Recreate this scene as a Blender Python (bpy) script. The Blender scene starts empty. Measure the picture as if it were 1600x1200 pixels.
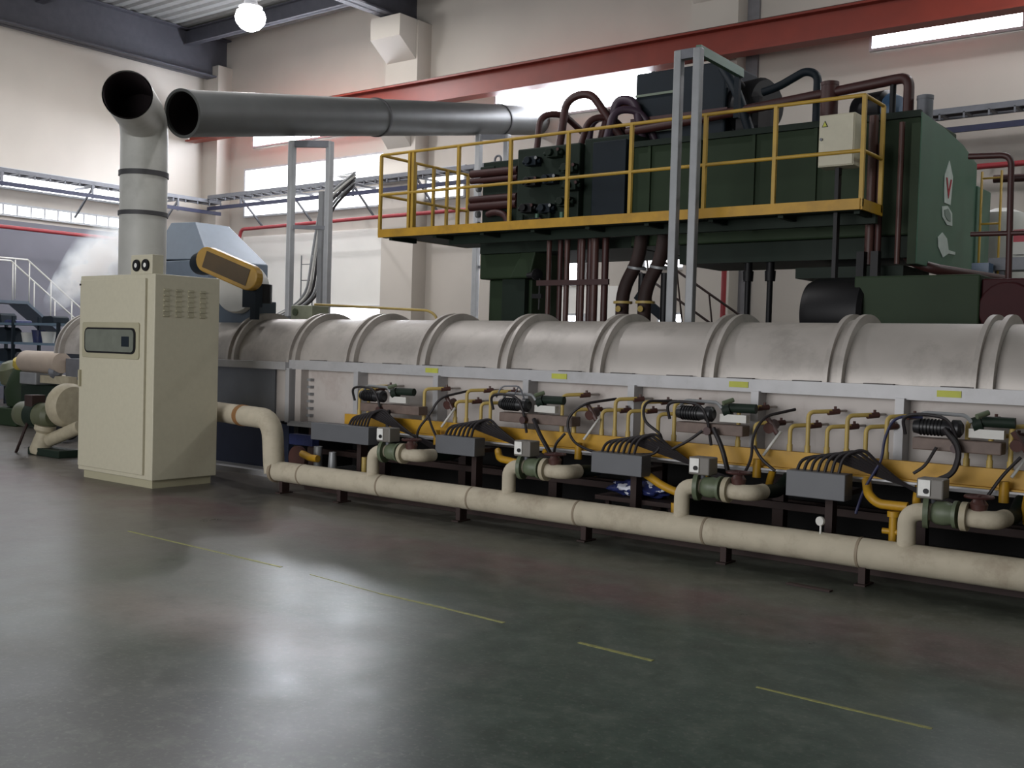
import bpy, bmesh, math, random
from mathutils import Vector, Matrix
random.seed(7)
PI = math.pi
C = bpy.context.scene.collection
sc = bpy.context.scene

# ------------------------------------------------------------------ camera
yaw, pitch, roll, fpx = .6589, .0316, .0283, 1667.
cd = bpy.data.cameras.new('camera'); cam = bpy.data.objects.new('camera', cd); C.objects.link(cam)
F = Vector((-math.sin(yaw)*math.cos(pitch), math.cos(yaw)*math.cos(pitch), -math.sin(pitch)))
R0 = Vector((math.cos(yaw), math.sin(yaw), 0)); U0 = R0.cross(F)
R1 = R0*math.cos(roll)+U0*math.sin(roll); U1 = -R0*math.sin(roll)+U0*math.cos(roll)
cam.matrix_world = Matrix(((R1.x, U1.x, -F.x, 0), (R1.y, U1.y, -F.y, 0), (R1.z, U1.z, -F.z, 1.6), (0, 0, 0, 1)))
cd.sensor_width = 36; cd.lens = fpx/1600*36; cd.clip_end = 200
sc.camera = cam

# ------------------------------------------------------------------ light
sc.view_settings.view_transform = 'Standard'; sc.view_settings.look = 'None'
sc.view_settings.gamma = 1; sc.view_settings.use_curve_mapping = False
sc.view_settings.exposure = 0.35
w = bpy.data.worlds.new('world'); sc.world = w; w.use_nodes = True
bg = w.node_tree.nodes['Background']; bg.inputs[0].default_value = (.90, .94, 1, 1); bg.inputs[1].default_value = .8

def area(name, loc, rot, sx, sy, power, col):
    l = bpy.data.lights.new(name, 'AREA'); l.shape = 'RECTANGLE'; l.size = sx; l.size_y = sy; l.energy = power; l.color = col
    o = bpy.data.objects.new(name, l); C.objects.link(o); o.location = loc; o.rotation_euler = rot
    return o
WIN_E = 14.0
# daylight entering through the glazing of the back and left walls, then unseen fill lights
area('daylight_left_wall', (-26.7, 11, 6.2), (0, math.radians(-62), 0), 3, 12, 200, (.9, .95, 1))
area('daylight_back_wall', (-21.5, 19.0, 6.9), (math.radians(-50), 0, 0), 6, .8, 160, (.95, .97, 1))
area('fill_left', (-19.5, 12, 9.8), (0, 0, 0), 6, 12, 560, (1, .97, .94))  # added fill to brighten the left walls, no skylight in the roof
area('fill_behind_camera', (-6.5, -5.6, 2.6), (math.radians(90), 0, 0), 9, 4, 620, (1, .98, .97))  # added frontal fill for the furnace side, no door stands there
area('fill_press_end', (2.5, 13.5, 8.6), (0, math.radians(50), 0), 2, 3, 90, (.9, 1, .97))  # added local fill for the press end face

# ------------------------------------------------------------------ helpers
def hexc(h):
    h = h.lstrip('#'); v = [int(h[i:i+2], 16)/255 for i in (0, 2, 4)]
    return tuple((x/12.92 if x <= .04045 else ((x+.055)/1.055)**2.4) for x in v)+(1,)
MATS = {}
def mat(name, col, rough=.5, metal=0, var=.12, scale=6, emis=0, dirt=None, dirt_amt=.5, bump=0, coat=0, spec=.5):
    if name in MATS: return MATS[name]
    m = bpy.data.materials.new(name); m.use_nodes = True; nt = m.node_tree; b = nt.nodes['Principled BSDF']
    c = hexc(col); b.inputs['Roughness'].default_value = rough; b.inputs['Metallic'].default_value = metal
    b.inputs['Specular IOR Level'].default_value = spec
    if coat: b.inputs['Coat Weight'].default_value = coat
    if emis:
        b.inputs['Base Color'].default_value = c
        b.inputs['Emission Color'].default_value = c; b.inputs['Emission Strength'].default_value = emis
    else:
        tc = nt.nodes.new('ShaderNodeTexCoord'); n = nt.nodes.new('ShaderNodeTexNoise')
        n.inputs['Scale'].default_value = scale; n.inputs['Detail'].default_value = 5
        nt.links.new(tc.outputs['Object'], n.inputs['Vector'])
        r = nt.nodes.new('ShaderNodeValToRGB'); r.color_ramp.elements[0].position = .3; r.color_ramp.elements[1].position = .7
        r.color_ramp.elements[0].color = tuple(x*(1-var) for x in c[:3])+(1,)
        r.color_ramp.elements[1].color = tuple(min(1, x*(1+var)) for x in c[:3])+(1,)
        nt.links.new(n.outputs['Fac'], r.inputs['Fac']); out = r.outputs['Color']
        if dirt:
            n2 = nt.nodes.new('ShaderNodeTexNoise'); n2.inputs['Scale'].default_value = scale*.45; n2.inputs['Detail'].default_value = 8
            n2.inputs['Roughness'].default_value = .7
            nt.links.new(tc.outputs['Object'], n2.inputs['Vector'])
            r2 = nt.nodes.new('ShaderNodeValToRGB'); r2.color_ramp.elements[0].position = .5; r2.color_ramp.elements[1].position = .72
            r2.color_ramp.elements[1].color = (dirt_amt,)*3+(1,)
            nt.links.new(n2.outputs['Fac'], r2.inputs['Fac'])
            mx = nt.nodes.new('ShaderNodeMix'); mx.data_type = 'RGBA'; mx.inputs[7].default_value = hexc(dirt)
            nt.links.new(r2.outputs['Color'], mx.inputs[0]); nt.links.new(out, mx.inputs[6]); out = mx.outputs[2]
        nt.links.new(out, b.inputs['Base Color'])
        if bump:
            bp = nt.nodes.new('ShaderNodeBump'); bp.inputs['Strength'].default_value = bump; bp.inputs['Distance'].default_value = .02
            nt.links.new(n.outputs['Fac'], bp.inputs['Height']); nt.links.new(bp.outputs['Normal'], b.inputs['Normal'])
    MATS[name] = m; return m

class MB:
    def __init__(s): s.v = []; s.f = []; s.sm = []
    def add(s, vs, fs, smooth=False):
        o = len(s.v); s.v += [Vector(v) for v in vs]
        for f in fs: s.f.append([i+o for i in f]); s.sm.append(smooth)
        return s
    def box(s, x0, x1, y0, y1, z0, z1):
        vs = [(x, y, z) for z in (z0, z1) for y in (y0, y1) for x in (x0, x1)]
        return s.add(vs, [(0, 2, 3, 1), (4, 5, 7, 6), (0, 1, 5, 4), (2, 6, 7, 3), (0, 4, 6, 2), (1, 3, 7, 5)])
    def obox(s, p, q, wd, ht, up=(0, 0, 1)):           # a bar of rectangular section from p to q
        p, q = Vector(p), Vector(q); d = (q-p).normalized(); up = Vector(up)
        if abs(d.dot(up)) > .98: up = Vector((0, 1, 0))
        a = d.cross(up).normalized()*wd/2; b = a.cross(d).normalized()*ht/2
        vs = [p-a-b, p+a-b, p+a+b, p-a+b, q-a-b, q+a-b, q+a+b, q-a+b]
        return s.add(vs, [(0, 1, 2, 3), (7, 6, 5, 4), (0, 4, 5, 1), (1, 5, 6, 2), (2, 6, 7, 3), (3, 7, 4, 0)])
    def cyl(s, p, q, r, n=20, r2=None, caps=True):
        return s.sweep([Vector(p), Vector(q)], [r, r if r2 is None else r2], n, caps)
    def sweep(s, pts, rad, n=14, caps=True):
        pts = [Vector(p) for p in pts]
        if not isinstance(rad, (list, tuple)): rad = [rad]*len(pts)
        vs = []; T = None
        for i, p in enumerate(pts):
            t = ((pts[min(i+1, len(pts)-1)]-p).normalized()+(p-pts[max(i-1, 0)]).normalized()).normalized()
            if T is None:
                ref = Vector((0, 0, 1)) if abs(t.z) < .9 else Vector((1, 0, 0)); a = t.cross(ref).normalized()
            else:
                a = (a-t*a.dot(t)).normalized()
            T = t; b = t.cross(a)
            for k in range(n):
                an = 2*PI*k/n; vs.append(p+(a*math.cos(an)+b*math.sin(an))*rad[i])
        fs = [(i*n+k, i*n+(k+1) % n, (i+1)*n+(k+1) % n, (i+1)*n+k) for i in range(len(pts)-1) for k in range(n)]
        s.add(vs, fs, True)
        if caps:
            o = len(s.v)-len(vs)
            s.f.append([o+k for k in reversed(range(n))]); s.sm.append(False)
            s.f.append([o+(len(pts)-1)*n+k for k in range(n)]); s.sm.append(False)
        return s
    def tube(s, pts, r, bend=.1, n=12, caps=True):
        return s.sweep(rounded(pts, bend), r, n, caps)
    def prism(s, poly, axis, a, b, smooth=False):       # poly: 2-D outline in the other two axes
        def P(u, v, t): return {'x': (t, u, v), 'y': (u, t, v), 'z': (u, v, t)}[axis]
        n = len(poly); vs = [P(u, v, a) for u, v in poly]+[P(u, v, b) for u, v in poly]
        s.add(vs, [(i, (i+1) % n, n+(i+1) % n, n+i) for i in range(n)], smooth)
        o = len(s.v)-2*n
        s.f.append([o+i for i in reversed(range(n))]); s.sm.append(False)
        s.f.append([o+n+i for i in range(n)]); s.sm.append(False)
        return s
    def lathe(s, prof, o, ax=(0, 0, 1), n=28, caps=True):           # prof: (radius, height along ax)
        o = Vector(o); ax = Vector(ax).normalized(); ref = Vector((0, 0, 1)) if abs(ax.z) < .9 else Vector((1, 0, 0))
        a = ax.cross(ref).normalized(); b = ax.cross(a); vs = []
        for r, h in prof:
            for k in range(n):
                an = 2*PI*k/n; vs.append(o+ax*h+(a*math.cos(an)+b*math.sin(an))*max(r, 1e-4))
        fs = [(i*n+k, i*n+(k+1) % n, (i+1)*n+(k+1) % n, (i+1)*n+k) for i in range(len(prof)-1) for k in range(n)]
        s.add(vs, fs, True)
        if not caps: return s
        oo = len(s.v)-len(vs)
        s.f.append([oo+k for k in reversed(range(n))]); s.sm.append(False)
        s.f.append([oo+(len(prof)-1)*n+k for k in range(n)]); s.sm.append(False)
        return s
    def arc(s, x0, x1, cy, cz, ri, ro, a0=0, a1=PI, n=36):  # half-ring around the X axis
        prof = []; vs = []
        for i in range(n+1):
            a = a0+(a1-a0)*i/n; c, d = -math.cos(a), math.sin(a)
            for x, r in ((x0, ri), (x0, ro), (x1, ro), (x1, ri)): vs.append((x, cy+c*r, cz+d*r))
        fs = [(i*4+k, i*4+(k+1) % 4, i*4+4+(k+1) % 4, i*4+4+k) for i in range(n) for k in range(4)]
        s.add(vs, fs, True)
        o = len(s.v)-len(vs)
        s.f += [[o, o+1, o+2, o+3], [o+n*4+3, o+n*4+2, o+n*4+1, o+n*4]]; s.sm += [False]*2
        return s
    def build(s, name, m, parent=None, bevel=0):
        me = bpy.data.meshes.new(name); off = Vector(parent['_o']) if parent is not None and '_o' in parent else Vector((0, 0, 0))
        me.from_pydata([v-off for v in s.v], [], s.f); me.polygons.foreach_set('use_smooth', s.sm); me.update()
        b = bmesh.new(); b.from_mesh(me); bmesh.ops.recalc_face_normals(b, faces=b.faces)
        for e in b.edges:
            if len(e.link_faces) == 2 and e.calc_face_angle(0) > .7: e.smooth = False
        b.to_mesh(me); b.free()
        o = bpy.data.objects.new(name, me); C.objects.link(o); me.materials.append(m)
        if parent is not None: o.parent = parent; o['_o'] = list(off)
        if bevel:
            md = o.modifiers.new('bevel', 'BEVEL'); md.width = bevel; md.segments = 2; md.limit_method = 'ANGLE'; md.angle_limit = .9
        return o
def rounded(pts, bend):
    pts = [Vector(p) for p in pts]; out = [pts[0]]
    for i in range(1, len(pts)-1):
        p, a, b = pts[i], pts[i-1], pts[i+1]; la, lb = (a-p).length, (b-p).length
        r = min(bend, la*.49, lb*.49); s, e = p+(a-p).normalized()*r, p+(b-p).normalized()*r
        for k in range(7):
            t = k/6; out.append(s*(1-t)**2+p*2*t*(1-t)+e*t*t)
    out.append(pts[-1]); return out
def thing(name, label, cat, loc=(0, 0, 0), group=None):
    o = bpy.data.objects.new(name, None); o.empty_display_size = .1; C.objects.link(o); o.location = loc; o['_o'] = list(loc)
    return tag(o, label, cat, group)
def tag(o, label, cat, group=None, kind=None):
    o['label'] = label; o['category'] = cat
    if group: o['group'] = group
    if kind: o['kind'] = kind
    return o
def struct(name, mb, m, bevel=0):
    o = mb.build(name, m, None, bevel); o['kind'] = 'structure'; return o
def copy_tree(o, parent=None):
    c = o.copy(); C.objects.link(c)
    if parent is not None: c.parent = parent
    for ch in list(o.children): copy_tree(ch, c)
    return c
def catenary(p, q, sag, n=14, side=(0, 0, -1)):
    p, q, sd = Vector(p), Vector(q), Vector(side)
    return [p.lerp(q, i/n)+sd*sag*4*(i/n)*(1-i/n) for i in range(n+1)]

# ------------------------------------------------------------------ materials
M_wall = mat('wall_paint', 'BDB6AD', .55, var=.04, scale=.8)
M_wall_lit = mat('wall_white_lit', 'EAE8E2', .3, var=.04, scale=.8)  # whiter than the wall paint, bright daylight put into the colour
M_wain = mat('blue_grey_wainscot', '6E6E78', .5, var=.08, scale=1)
M_dark = mat('roof_steel', '4A4A52', .6, var=.1)
M_roof = mat('roof_sheet', '8A8A88', .6, var=.08)
M_win = mat('window_glow', 'F2F6FF', .3, emis=WIN_E)
M_winlow = mat('low_window_glow', 'F4F6FA', .3, emis=3.0)
M_frame = mat('window_frame', 'B9BCC0', .5)
M_red = mat('crane_red', '7C2A1A', .45, var=.1, scale=2)
M_fire = mat('fire_pipe_red', '943238', .4)
M_cream = mat('cabinet_cream', 'B9B49F', .45, var=.03, scale=20)
M_cream2 = mat('cabinet_cream_trim', 'A39E85', .5, var=.03)
M_glassd = mat('cabinet_window_glass', '6E7268', .15, var=.1)
M_black = mat('black', '0F0F12', .5, spec=.3)
M_rubber = mat('black_rubber', '1B1518', .6)
M_silver = mat('aluminium_paint', 'B4AEA8', .48, metal=.25, var=.07, scale=3, dirt='5E5850', dirt_amt=.45)
M_silver2 = mat('aluminium_rail', 'B0B0B2', .45, metal=.1, var=.05, dirt='77736C', dirt_amt=.3)
M_panel = mat('furnace_panel', 'BDB6B1', .55, var=.06, scale=3, dirt='8A7068', dirt_amt=.55)
M_steelblue = mat('steel_blue_panel', '84888E', .3, metal=.4, var=.12, scale=2)
M_yellow = mat('yellow_paint', 'B58A1E', .5, var=.12, scale=5, dirt='6B4A1A', dirt_amt=.4)
M_yelrail = mat('yellow_rail', 'B08E35', .5, var=.1)
M_yelpipe = mat('yellow_pipe', 'B49C58', .5, var=.1)
M_label = mat('lime_label', 'B9BC4A', .6)
M_lag = mat('pipe_lagging', 'B5AC98', .75, var=.06, scale=8, dirt='73604C', dirt_amt=.45, bump=.25)
M_duct = mat('duct_grey', '5A5C5B', .5, metal=.2, var=.08, scale=3)
M_stack = mat('stack_grey', 'B0B0AA', .5, var=.06, scale=3, dirt='7A746A', dirt_amt=.3)
M_inner = mat('duct_inside', '201418', .8)
M_green = mat('press_green', '263522', .6, spec=.22, var=.12, scale=2)
M_greend = mat('press_green_dark', '1A261E', .6, spec=.22, var=.15, scale=3)
M_greenl = mat('press_green_light', '466A57', .45, var=.08, scale=2)
M_teal = mat('press_teal_dark', '141E26', .6, spec=.25, var=.15, scale=3)
M_rust = mat('rust_red_pipe', '3C1D1B', .5, var=.15, scale=6)
M_rustl = mat('brown_pipe', '4C302B', .45, var=.15, scale=6)
M_gbox = mat('grey_box', '5A5C60', .5, var=.04)
M_valve = mat('valve_green_grey', '5C6650', .5, var=.15, scale=12)
M_flange = mat('flange_tan', 'A69D86', .6, var=.1, scale=12)
M_act = mat('actuator_grey', '6A6660', .45, var=.1)
M_plate = mat('white_plate', 'D8D8D4', .4)
M_pole = mat('pole_galvanised', '8E9092', .45, metal=.3, var=.08)
M_tray = mat('cable_tray_steel', '6A6C72', .5, metal=.2)
M_trayblue = mat('cable_tray_blue', '1E2240', .5)
M_brown = mat('dark_brown_steel', '2A1814', .7, var=.2)
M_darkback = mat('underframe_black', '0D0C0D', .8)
M_hood = mat('hood_blue_grey', '525E6B', .5, var=.05)
M_white = mat('off_white', 'C9C8C2', .5, var=.04)
M_tan = mat('tan_roller', 'A89A8C', .6, var=.06)
M_olive = mat('motor_olive', '565A44', .5, var=.1)
M_bluepl = mat('blue_wrap', '2C3358', .25, var=.2, scale=10)
M_guard = mat('guard_yellow', 'A8822E', .4)
M_guardin = mat('guard_mesh_brown', '4A3818', .5)
M_sign = mat('sign_red', 'B02438', .5)
M_lampm = mat('lamp_glow', 'FFFFFF', .3, emis=30)
M_brownw = mat('hot_brown_box', '6A5A52', .6, var=.15, scale=12)

# floor: worn green epoxy, a mauve band along the pipe, pinkish grey wear on the left
def floor_material():
    m = bpy.data.materials.new('worn_green_floor'); m.use_nodes = True; nt = m.node_tree; N = nt.nodes; L = nt.links; b = N['Principled BSDF']
    geo = N.new('ShaderNodeNewGeometry'); sep = N.new('ShaderNodeSeparateXYZ'); L.new(geo.outputs['Position'], sep.inputs[0])
    def noise(sc_, det, stretch=(1, 1, 1), rough=.6):
        mp = N.new('ShaderNodeMapping'); mp.inputs['Scale'].default_value = stretch; L.new(geo.outputs['Position'], mp.inputs[0])
        n = N.new('ShaderNodeTexNoise'); n.inputs['Scale'].default_value = sc_; n.inputs['Detail'].default_value = det; n.inputs['Roughness'].default_value = rough
        L.new(mp.outputs[0], n.inputs['Vector']); return n.outputs['Fac']
    def rng(v, a, b_, c=0, d=1):
        r = N.new('ShaderNodeMapRange'); L.new(v, r.inputs[0]); r.inputs[1].default_value = a; r.inputs[2].default_value = b_
        r.inputs[3].default_value = c; r.inputs[4].default_value = d; return r.outputs[0]
    def math_(op, a, b_):
        n = N.new('ShaderNodeMath'); n.operation = op
        for i, v in enumerate((a, b_)):
            if isinstance(v, (int, float)): n.inputs[i].default_value = v
            else: L.new(v, n.inputs[i])
        return n.outputs[0]
    def mix(f, a, b_):
        n = N.new('ShaderNodeMix'); n.data_type = 'RGBA'
        L.new(f, n.inputs[0])
        for i, v in ((6, a), (7, b_)):
            if isinstance(v, tuple): n.inputs[i].default_value = v
            else: L.new(v, n.inputs[i])
        return n.outputs[2]
    n1 = noise(.55, 6); n2 = noise(1.6, 8); n3 = noise(14, 4)
    base = mix(rng(n1, .35, .65), hexc('35473F'), hexc('48574F'))
    wear = rng(math_('ADD', math_('MULTIPLY', sep.outputs[0], -.16), math_('MULTIPLY', n2, 1.6)), 1.35, 2.5)
    base = mix(wear, base, hexc('6A6461'))
    def blob(cx, cy, rx, ry):
        mp = N.new('ShaderNodeMapping'); mp.inputs['Location'].default_value = (-cx/rx, -cy/ry, 0); mp.inputs['Scale'].default_value = (1/rx, 1/ry, 0)
        L.new(geo.outputs['Position'], mp.inputs[0]); vl = N.new('ShaderNodeVectorMath'); vl.operation = 'LENGTH'; L.new(mp.outputs[0], vl.inputs[0])
        return rng(math_('ADD', vl.outputs['Value'], math_('MULTIPLY', n2, .9)), 1.55, .75)
    base = mix(math_('MULTIPLY', blob(-5.1, 3.75, 1.3, .45), .8), base, hexc('7A6C66'))
    base = mix(math_('MULTIPLY', blob(-9.2, 5.6, 3.2, 1.6), .35), base, hexc('746C68'))
    base = mix(math_('MULTIPLY', blob(-3.9, 2.4, 2.4, 1.15), .9), base, hexc('1E2628'))
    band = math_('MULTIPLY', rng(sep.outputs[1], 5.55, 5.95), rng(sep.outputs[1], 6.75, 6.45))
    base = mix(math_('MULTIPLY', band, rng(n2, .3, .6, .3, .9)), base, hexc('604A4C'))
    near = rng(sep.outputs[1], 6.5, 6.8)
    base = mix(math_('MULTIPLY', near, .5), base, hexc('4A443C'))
    base = mix(math_('MULTIPLY', rng(n3, .5, .8), .25), base, hexc('2B302C'))
    n4 = noise(5, 9, (1, 1, 1), .75); n5 = noise(38, 3)
    base = mix(math_('MULTIPLY', rng(n4, .5, .72), .45), base, hexc('767A72'))
    base = mix(math_('MULTIPLY', rng(n4, .5, .3), .5), base, hexc('20282A'))
    base = mix(math_('MULTIPLY', rng(n5, .55, .75), .3), base, hexc('8A8A84'))
    L.new(base, b.inputs['Base Color'])
    rr = math_('ADD', rng(n2, .3, .7, .27, .36), rng(n4, .3, .7, -.02, .05)); L.new(rr, b.inputs['Roughness'])
    b.inputs['Specular IOR Level'].default_value = .30
    bp = N.new('ShaderNodeBump'); bp.inputs['Strength'].default_value = .05; bp.inputs['Distance'].default_value = .05
    L.new(noise(2.2, 5), bp.inputs['Height']); L.new(bp.outputs['Normal'], b.inputs['Normal'])
    return m

# ------------------------------------------------------------------ room shell
XL, YB, ZC = -27., 20., 10.6
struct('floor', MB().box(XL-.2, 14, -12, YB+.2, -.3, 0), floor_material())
struct('wall_back', MB().box(XL-.2, 14, YB, YB+.25, 0, ZC), M_wall)
struct('wall_left', MB().box(XL-.25, XL, -12, YB+.25, 0, ZC), M_wall)
struct('wall_right_blocker', MB().box(9, 9.25, -12, YB, 0, ZC), M_wall)  # unseen wall, added to keep open-side light off the cabinet
struct('wall_front_blocker', MB().box(1.0, 9, -6.25, -6, 0, ZC), M_wall)  # partial unseen wall, added to block light from the front right
struct('trim_1', MB().box(XL, XL+.03, -12, YB, 0, 4.55), M_wain)
struct('trim_2', MB().box(-25.6, -19.45, YB-.03, YB, 0, 4.7), M_wall_lit)  # whiteness raised for the light falling on the lower wall
# corrugated roof deck
mb = MB(); y = -12.; prof = []
while y < YB+.2:
    prof += [(y, ZC), (y+.08, ZC-.05), (y+.2, ZC-.05), (y+.28, ZC)]; y += .36
prof = [(a, b) for a, b in prof]; prof += [(YB+.3, ZC), (YB+.3, ZC+.15), (-12, ZC+.15)]
mb.prism(prof, 'x', XL-.2, 14); struct('ceiling', mb, M_roof)
# roof girders along Y and purlins along X (I sections)
def ibeam_y(x, y0, y1, z0, z1, wf, t=.04):
    m = MB(); m.box(x-wf/2, x+wf/2, y0, y1, z0, z0+t); m.box(x-wf/2, x+wf/2, y0, y1, z1-t, z1); m.box(x-t/2, x+t/2, y0, y1, z0, z1); return m
def ibeam_x(y, x0, x1, z0, z1, wf, t=.03):
    m = MB(); m.box(x0, x1, y-wf/2, y+wf/2, z0, z0+t); m.box(x0, x1, y-wf/2, y+wf/2, z1-t, z1); m.box(x0, x1, y-t/2, y+t/2, z0, z1); return m
k = 3
for x, z0 in ((-26.6, 9.35), (-18.9, 9.75), (-10, 9.75), (-1.5, 9.75), (7, 9.75)):
    struct('trim_%d' % k, ibeam_y(x, -12, YB, z0, ZC-.06, .45), M_dark); k += 1
for y in (18.6, 14.2, 10, 5.5, 1, -4):
    struct('trim_%d' % k, ibeam_x(y, XL, 14, 10.1, ZC-.07, .22), M_dark); k += 1
# pilasters of the back wall with corbels under the girders
for x0, x1 in ((-27., -26.3), (-19.45, -18.35), (-10.75, -9.7), (-2.0, -1.), (6.5, 7.5)):
    m = MB(); m.box(x0, x1, YB-.5, YB, 0, 9.7)
    if x0 > -20.:
        m.prism([(19.5, 8.75), (18.9, 9.2), (18.9, 9.72), (19.5, 9.72)], 'x', x0+.05, x1-.05)
        m.prism([(19.5, 6.6), (18.95, 7.15), (18.95, 7.38), (19.5, 7.38)], 'x', x0+.15, x1-.15)
    struct('trim_%d' % k, m, M_wall); k += 1
struct('trim_%d' % k, MB().box(-9.7, -9.45, YB-.08, YB, 0, 10.1), mat('grey_strip', '77767A', .5)); k += 1  # flat grey strip beside the pilaster
struct('trim_%d' % k, MB().box(-15.2, -12.6, YB-.03, YB, 0, 3.08), M_wall_lit); k += 1  # white panel added so the wall between the pipes looks brightly lit
# windows: panes set in frames, standing just proud of the walls
wn = 1
def window(x0, x1, z0, z1, m=M_win, bars=0, wall='back'):
    global wn
    g = MB(); f = MB()
    def bx(mb, a0, a1, b0, b1, d0, d1):
        if wall == 'back': mb.box(a0, a1, YB-d1, YB-d0, b0, b1)
        else: mb.box(XL+d0, XL+d1, a0, a1, b0, b1)
    bx(g, x0, x1, z0, z1, .04, .055)
    t = .05
    bx(f, x0-t, x1+t, z0-t, z0, .01, .09); bx(f, x0-t, x1+t, z1, z1+t, .01, .09)
    bx(f, x0-t, x0, z0, z1, .01, .09); bx(f, x1, x1+t, z0, z1, .01, .09)
    for i in range(bars):
        c = x0+(x1-x0)*(i+1)/(bars+1); bx(f, c-.02, c+.02, z0, z1, .055, .09)
    a = struct('window_%d' % wn, f, M_frame); b = g.build('pane', m, a); wn += 1
window(-25.15, -20.2, 7.3, 7.75, mat('window_glow_bright', 'EEF4FF', .3, emis=55), 1)
window(-16.15, -11.9, 7.02, 7.82, bars=0)  # pane extended downward to stand in for bloom around the glass
window(-7.15, -4.55, 7.42, 7.82, bars=0)
window(1.2, 3.8, 7.42, 7.82, bars=1)
window(-25.5, -19.55, 5.95, 6.62, M_winlow)
window(-25.5, -19.55, 5.3, 5.75, M_winlow)
window(-18.3, -17.1, 5.35, 6.05, M_winlow)  # glowing pane stands in for a sunlit patch on the wall
window(-14.75, -13.5, 3.15, 3.6, M_win)
window(-13.95, -13.45, 2.15, 2.42, M_win)
window(-11.5, -10.85, 2.2, 2.45, M_win)
window(-11.9, -10.85, 3.45, 4.3, M_winlow)
window(-21.9, -19.8, 2.0, 2.62, M_winlow)
window(8, 17.6, 5.38, 5.82, M_winlow, 0, 'left')
window(8, 17.9, 4.7, 4.93, M_winlow, 26, 'left')

# ------------------------------------------------------------------ crane runway beam and lamps
t = thing('crane_runway_beam', 'long red crane runway girder running along the back wall', 'crane beam', (-10, 19, 7.4))
MB().box(XL+.1, 14, 18.82, 19.18, 7.42, 7.46).box(XL+.1, 14, 18.82, 19.18, 7.93, 7.97).box(XL+.1, 14, 18.98, 19.02, 7.46, 7.93).build('girder', M_red, t)
MB().box(XL+.1, 14, 18.96, 19.04, 7.97, 8.03).build('rail', mat('crane_rail', '3A2620', .5), t)
def highbay(x, y, z, lab, power=420, glow=True):
    t = thing('high_bay_lamp', lab, 'lamp', (x, y, z), 'high bay lamps under the roof')
    MB().lathe([(.10, .42), (.14, .38), (.16, .3), (.26, .24), (.27, .22), (.14, .22)], (x, y, z)).build('lamp_shade', M_tray, t)
    MB().lathe([(.1, .22), (.2, .21), (.31, .12), (.345, 0), (.32, -.12), (.22, -.24), (.1, -.3), (0, -.31)], (x, y, z)).build('lamp_glass', M_lampm, t)
    MB().cyl((x, y, z+.4), (x, y, 10.58), .02, 8).build('hanger_rod', M_tray, t)
    l = bpy.data.lights.new('lamp_light', 'SPOT'); l.energy = power; l.spot_size = math.radians(179); l.spot_blend = .25; l.shadow_soft_size = .1; l.color = (1, .97, 1)
    o = bpy.data.objects.new('lamp_light', l); C.objects.link(o); o.parent = t; o.location = (0, 0, -.46)
highbay(-19.9, 15.6, 9.0, 'glaring round high bay lamp under the roof near the back left corner', 260)
highbay(-11.2, 8.6, 9.0, 'high bay lamp above the head of the furnace, beyond the top of the frame', 220)
highbay(-2.5, 15.6, 9.0, 'high bay lamp above the right end of the press, beyond the top of the frame', 250)

# ------------------------------------------------------------------ cable trays, fire pipe on the walls
def tray(name, lab, p, q, depth, dirn, brk):
    p, q, d = Vector(p), Vector(q), Vector(dirn); t = thing(name, lab, 'cable tray', p)
    u = (q-p).normalized()
    MB().obox(p, q, .03, .10).obox(p+d*depth, q+d*depth, .03, .10).build('side_rail', M_tray, t)
    L = (q-p).length; n = int(L/.4)
    for i in range(n+1):
        c = p+u*(L*i/n); r = MB(); r.obox(c-Vector((0, 0, .03)), c+d*depth-Vector((0, 0, .03)), .06, .03); r.obox(c-Vector((0, 0, .03)), c-Vector((0, 0, .14)), .03, .03); r.build('rung', M_tray, t)
    MB().obox(p-Vector((0, 0, .33)), q-Vector((0, 0, .33)), .05, .1).build('lower_channel', M_trayblue, t)
    cb = MB()
    for j in range(4): cb.sweep([p+d*(depth*(j+1)/5), q+d*(depth*(j+1)/5)], .022, 8)
    cb.build('cables', M_rubber, t)
    for s in brk:
        c = p+u*s; b = MB()
        b.obox(c-Vector((0, 0, .1)), c+d*(depth+.35)-Vector((0, 0, .1)), .05, .05)
        b.obox(c-Vector((0, 0, .12)), c+d*(depth+.35)-Vector((0, 0, .85)), .045, .045)
        b.obox(c-Vector((0, 0, .05)), c-Vector((0, 0, .4)), .045, .045)
        b.build('bracket', M_tray, t)
tray('cable_tray', 'grey ladder cable tray on brackets across the left wall', (-26., 5, 5.66), (-26., 19.45, 5.66), .5, (-1, 0, 0), [2.5, 5.2, 8, 10.4, 13])
tray('cable_tray', 'ladder cable tray on brackets running along the back wall behind the press', (-26.0, 19., 5.76), (4, 19., 5.95), .45, (0, 1, 0), [1.5, 3.6, 6, 8.2, 11, 14, 17, 20, 22, 25])
t = MB().tube([(-25.95, 4, 4.27), (-25.95, 17.6, 4.27), (-25.95, 19.0, 4.35), (-25.2, 19.2, 4.38), (-24.85, 19.2, 4.38), (-24.7, 19.2, 4.8), (-19, 19.2, 4.86), (-3, 19.2, 4.95)], .05, .12).tube([(-3, 19.2, 4.95), (6, 19.2, 4.95)], .05).build('fire_pipe', M_fire)
tag(t, 'thin red fire water pipe running below the cable trays on both walls', 'pipe')

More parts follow.
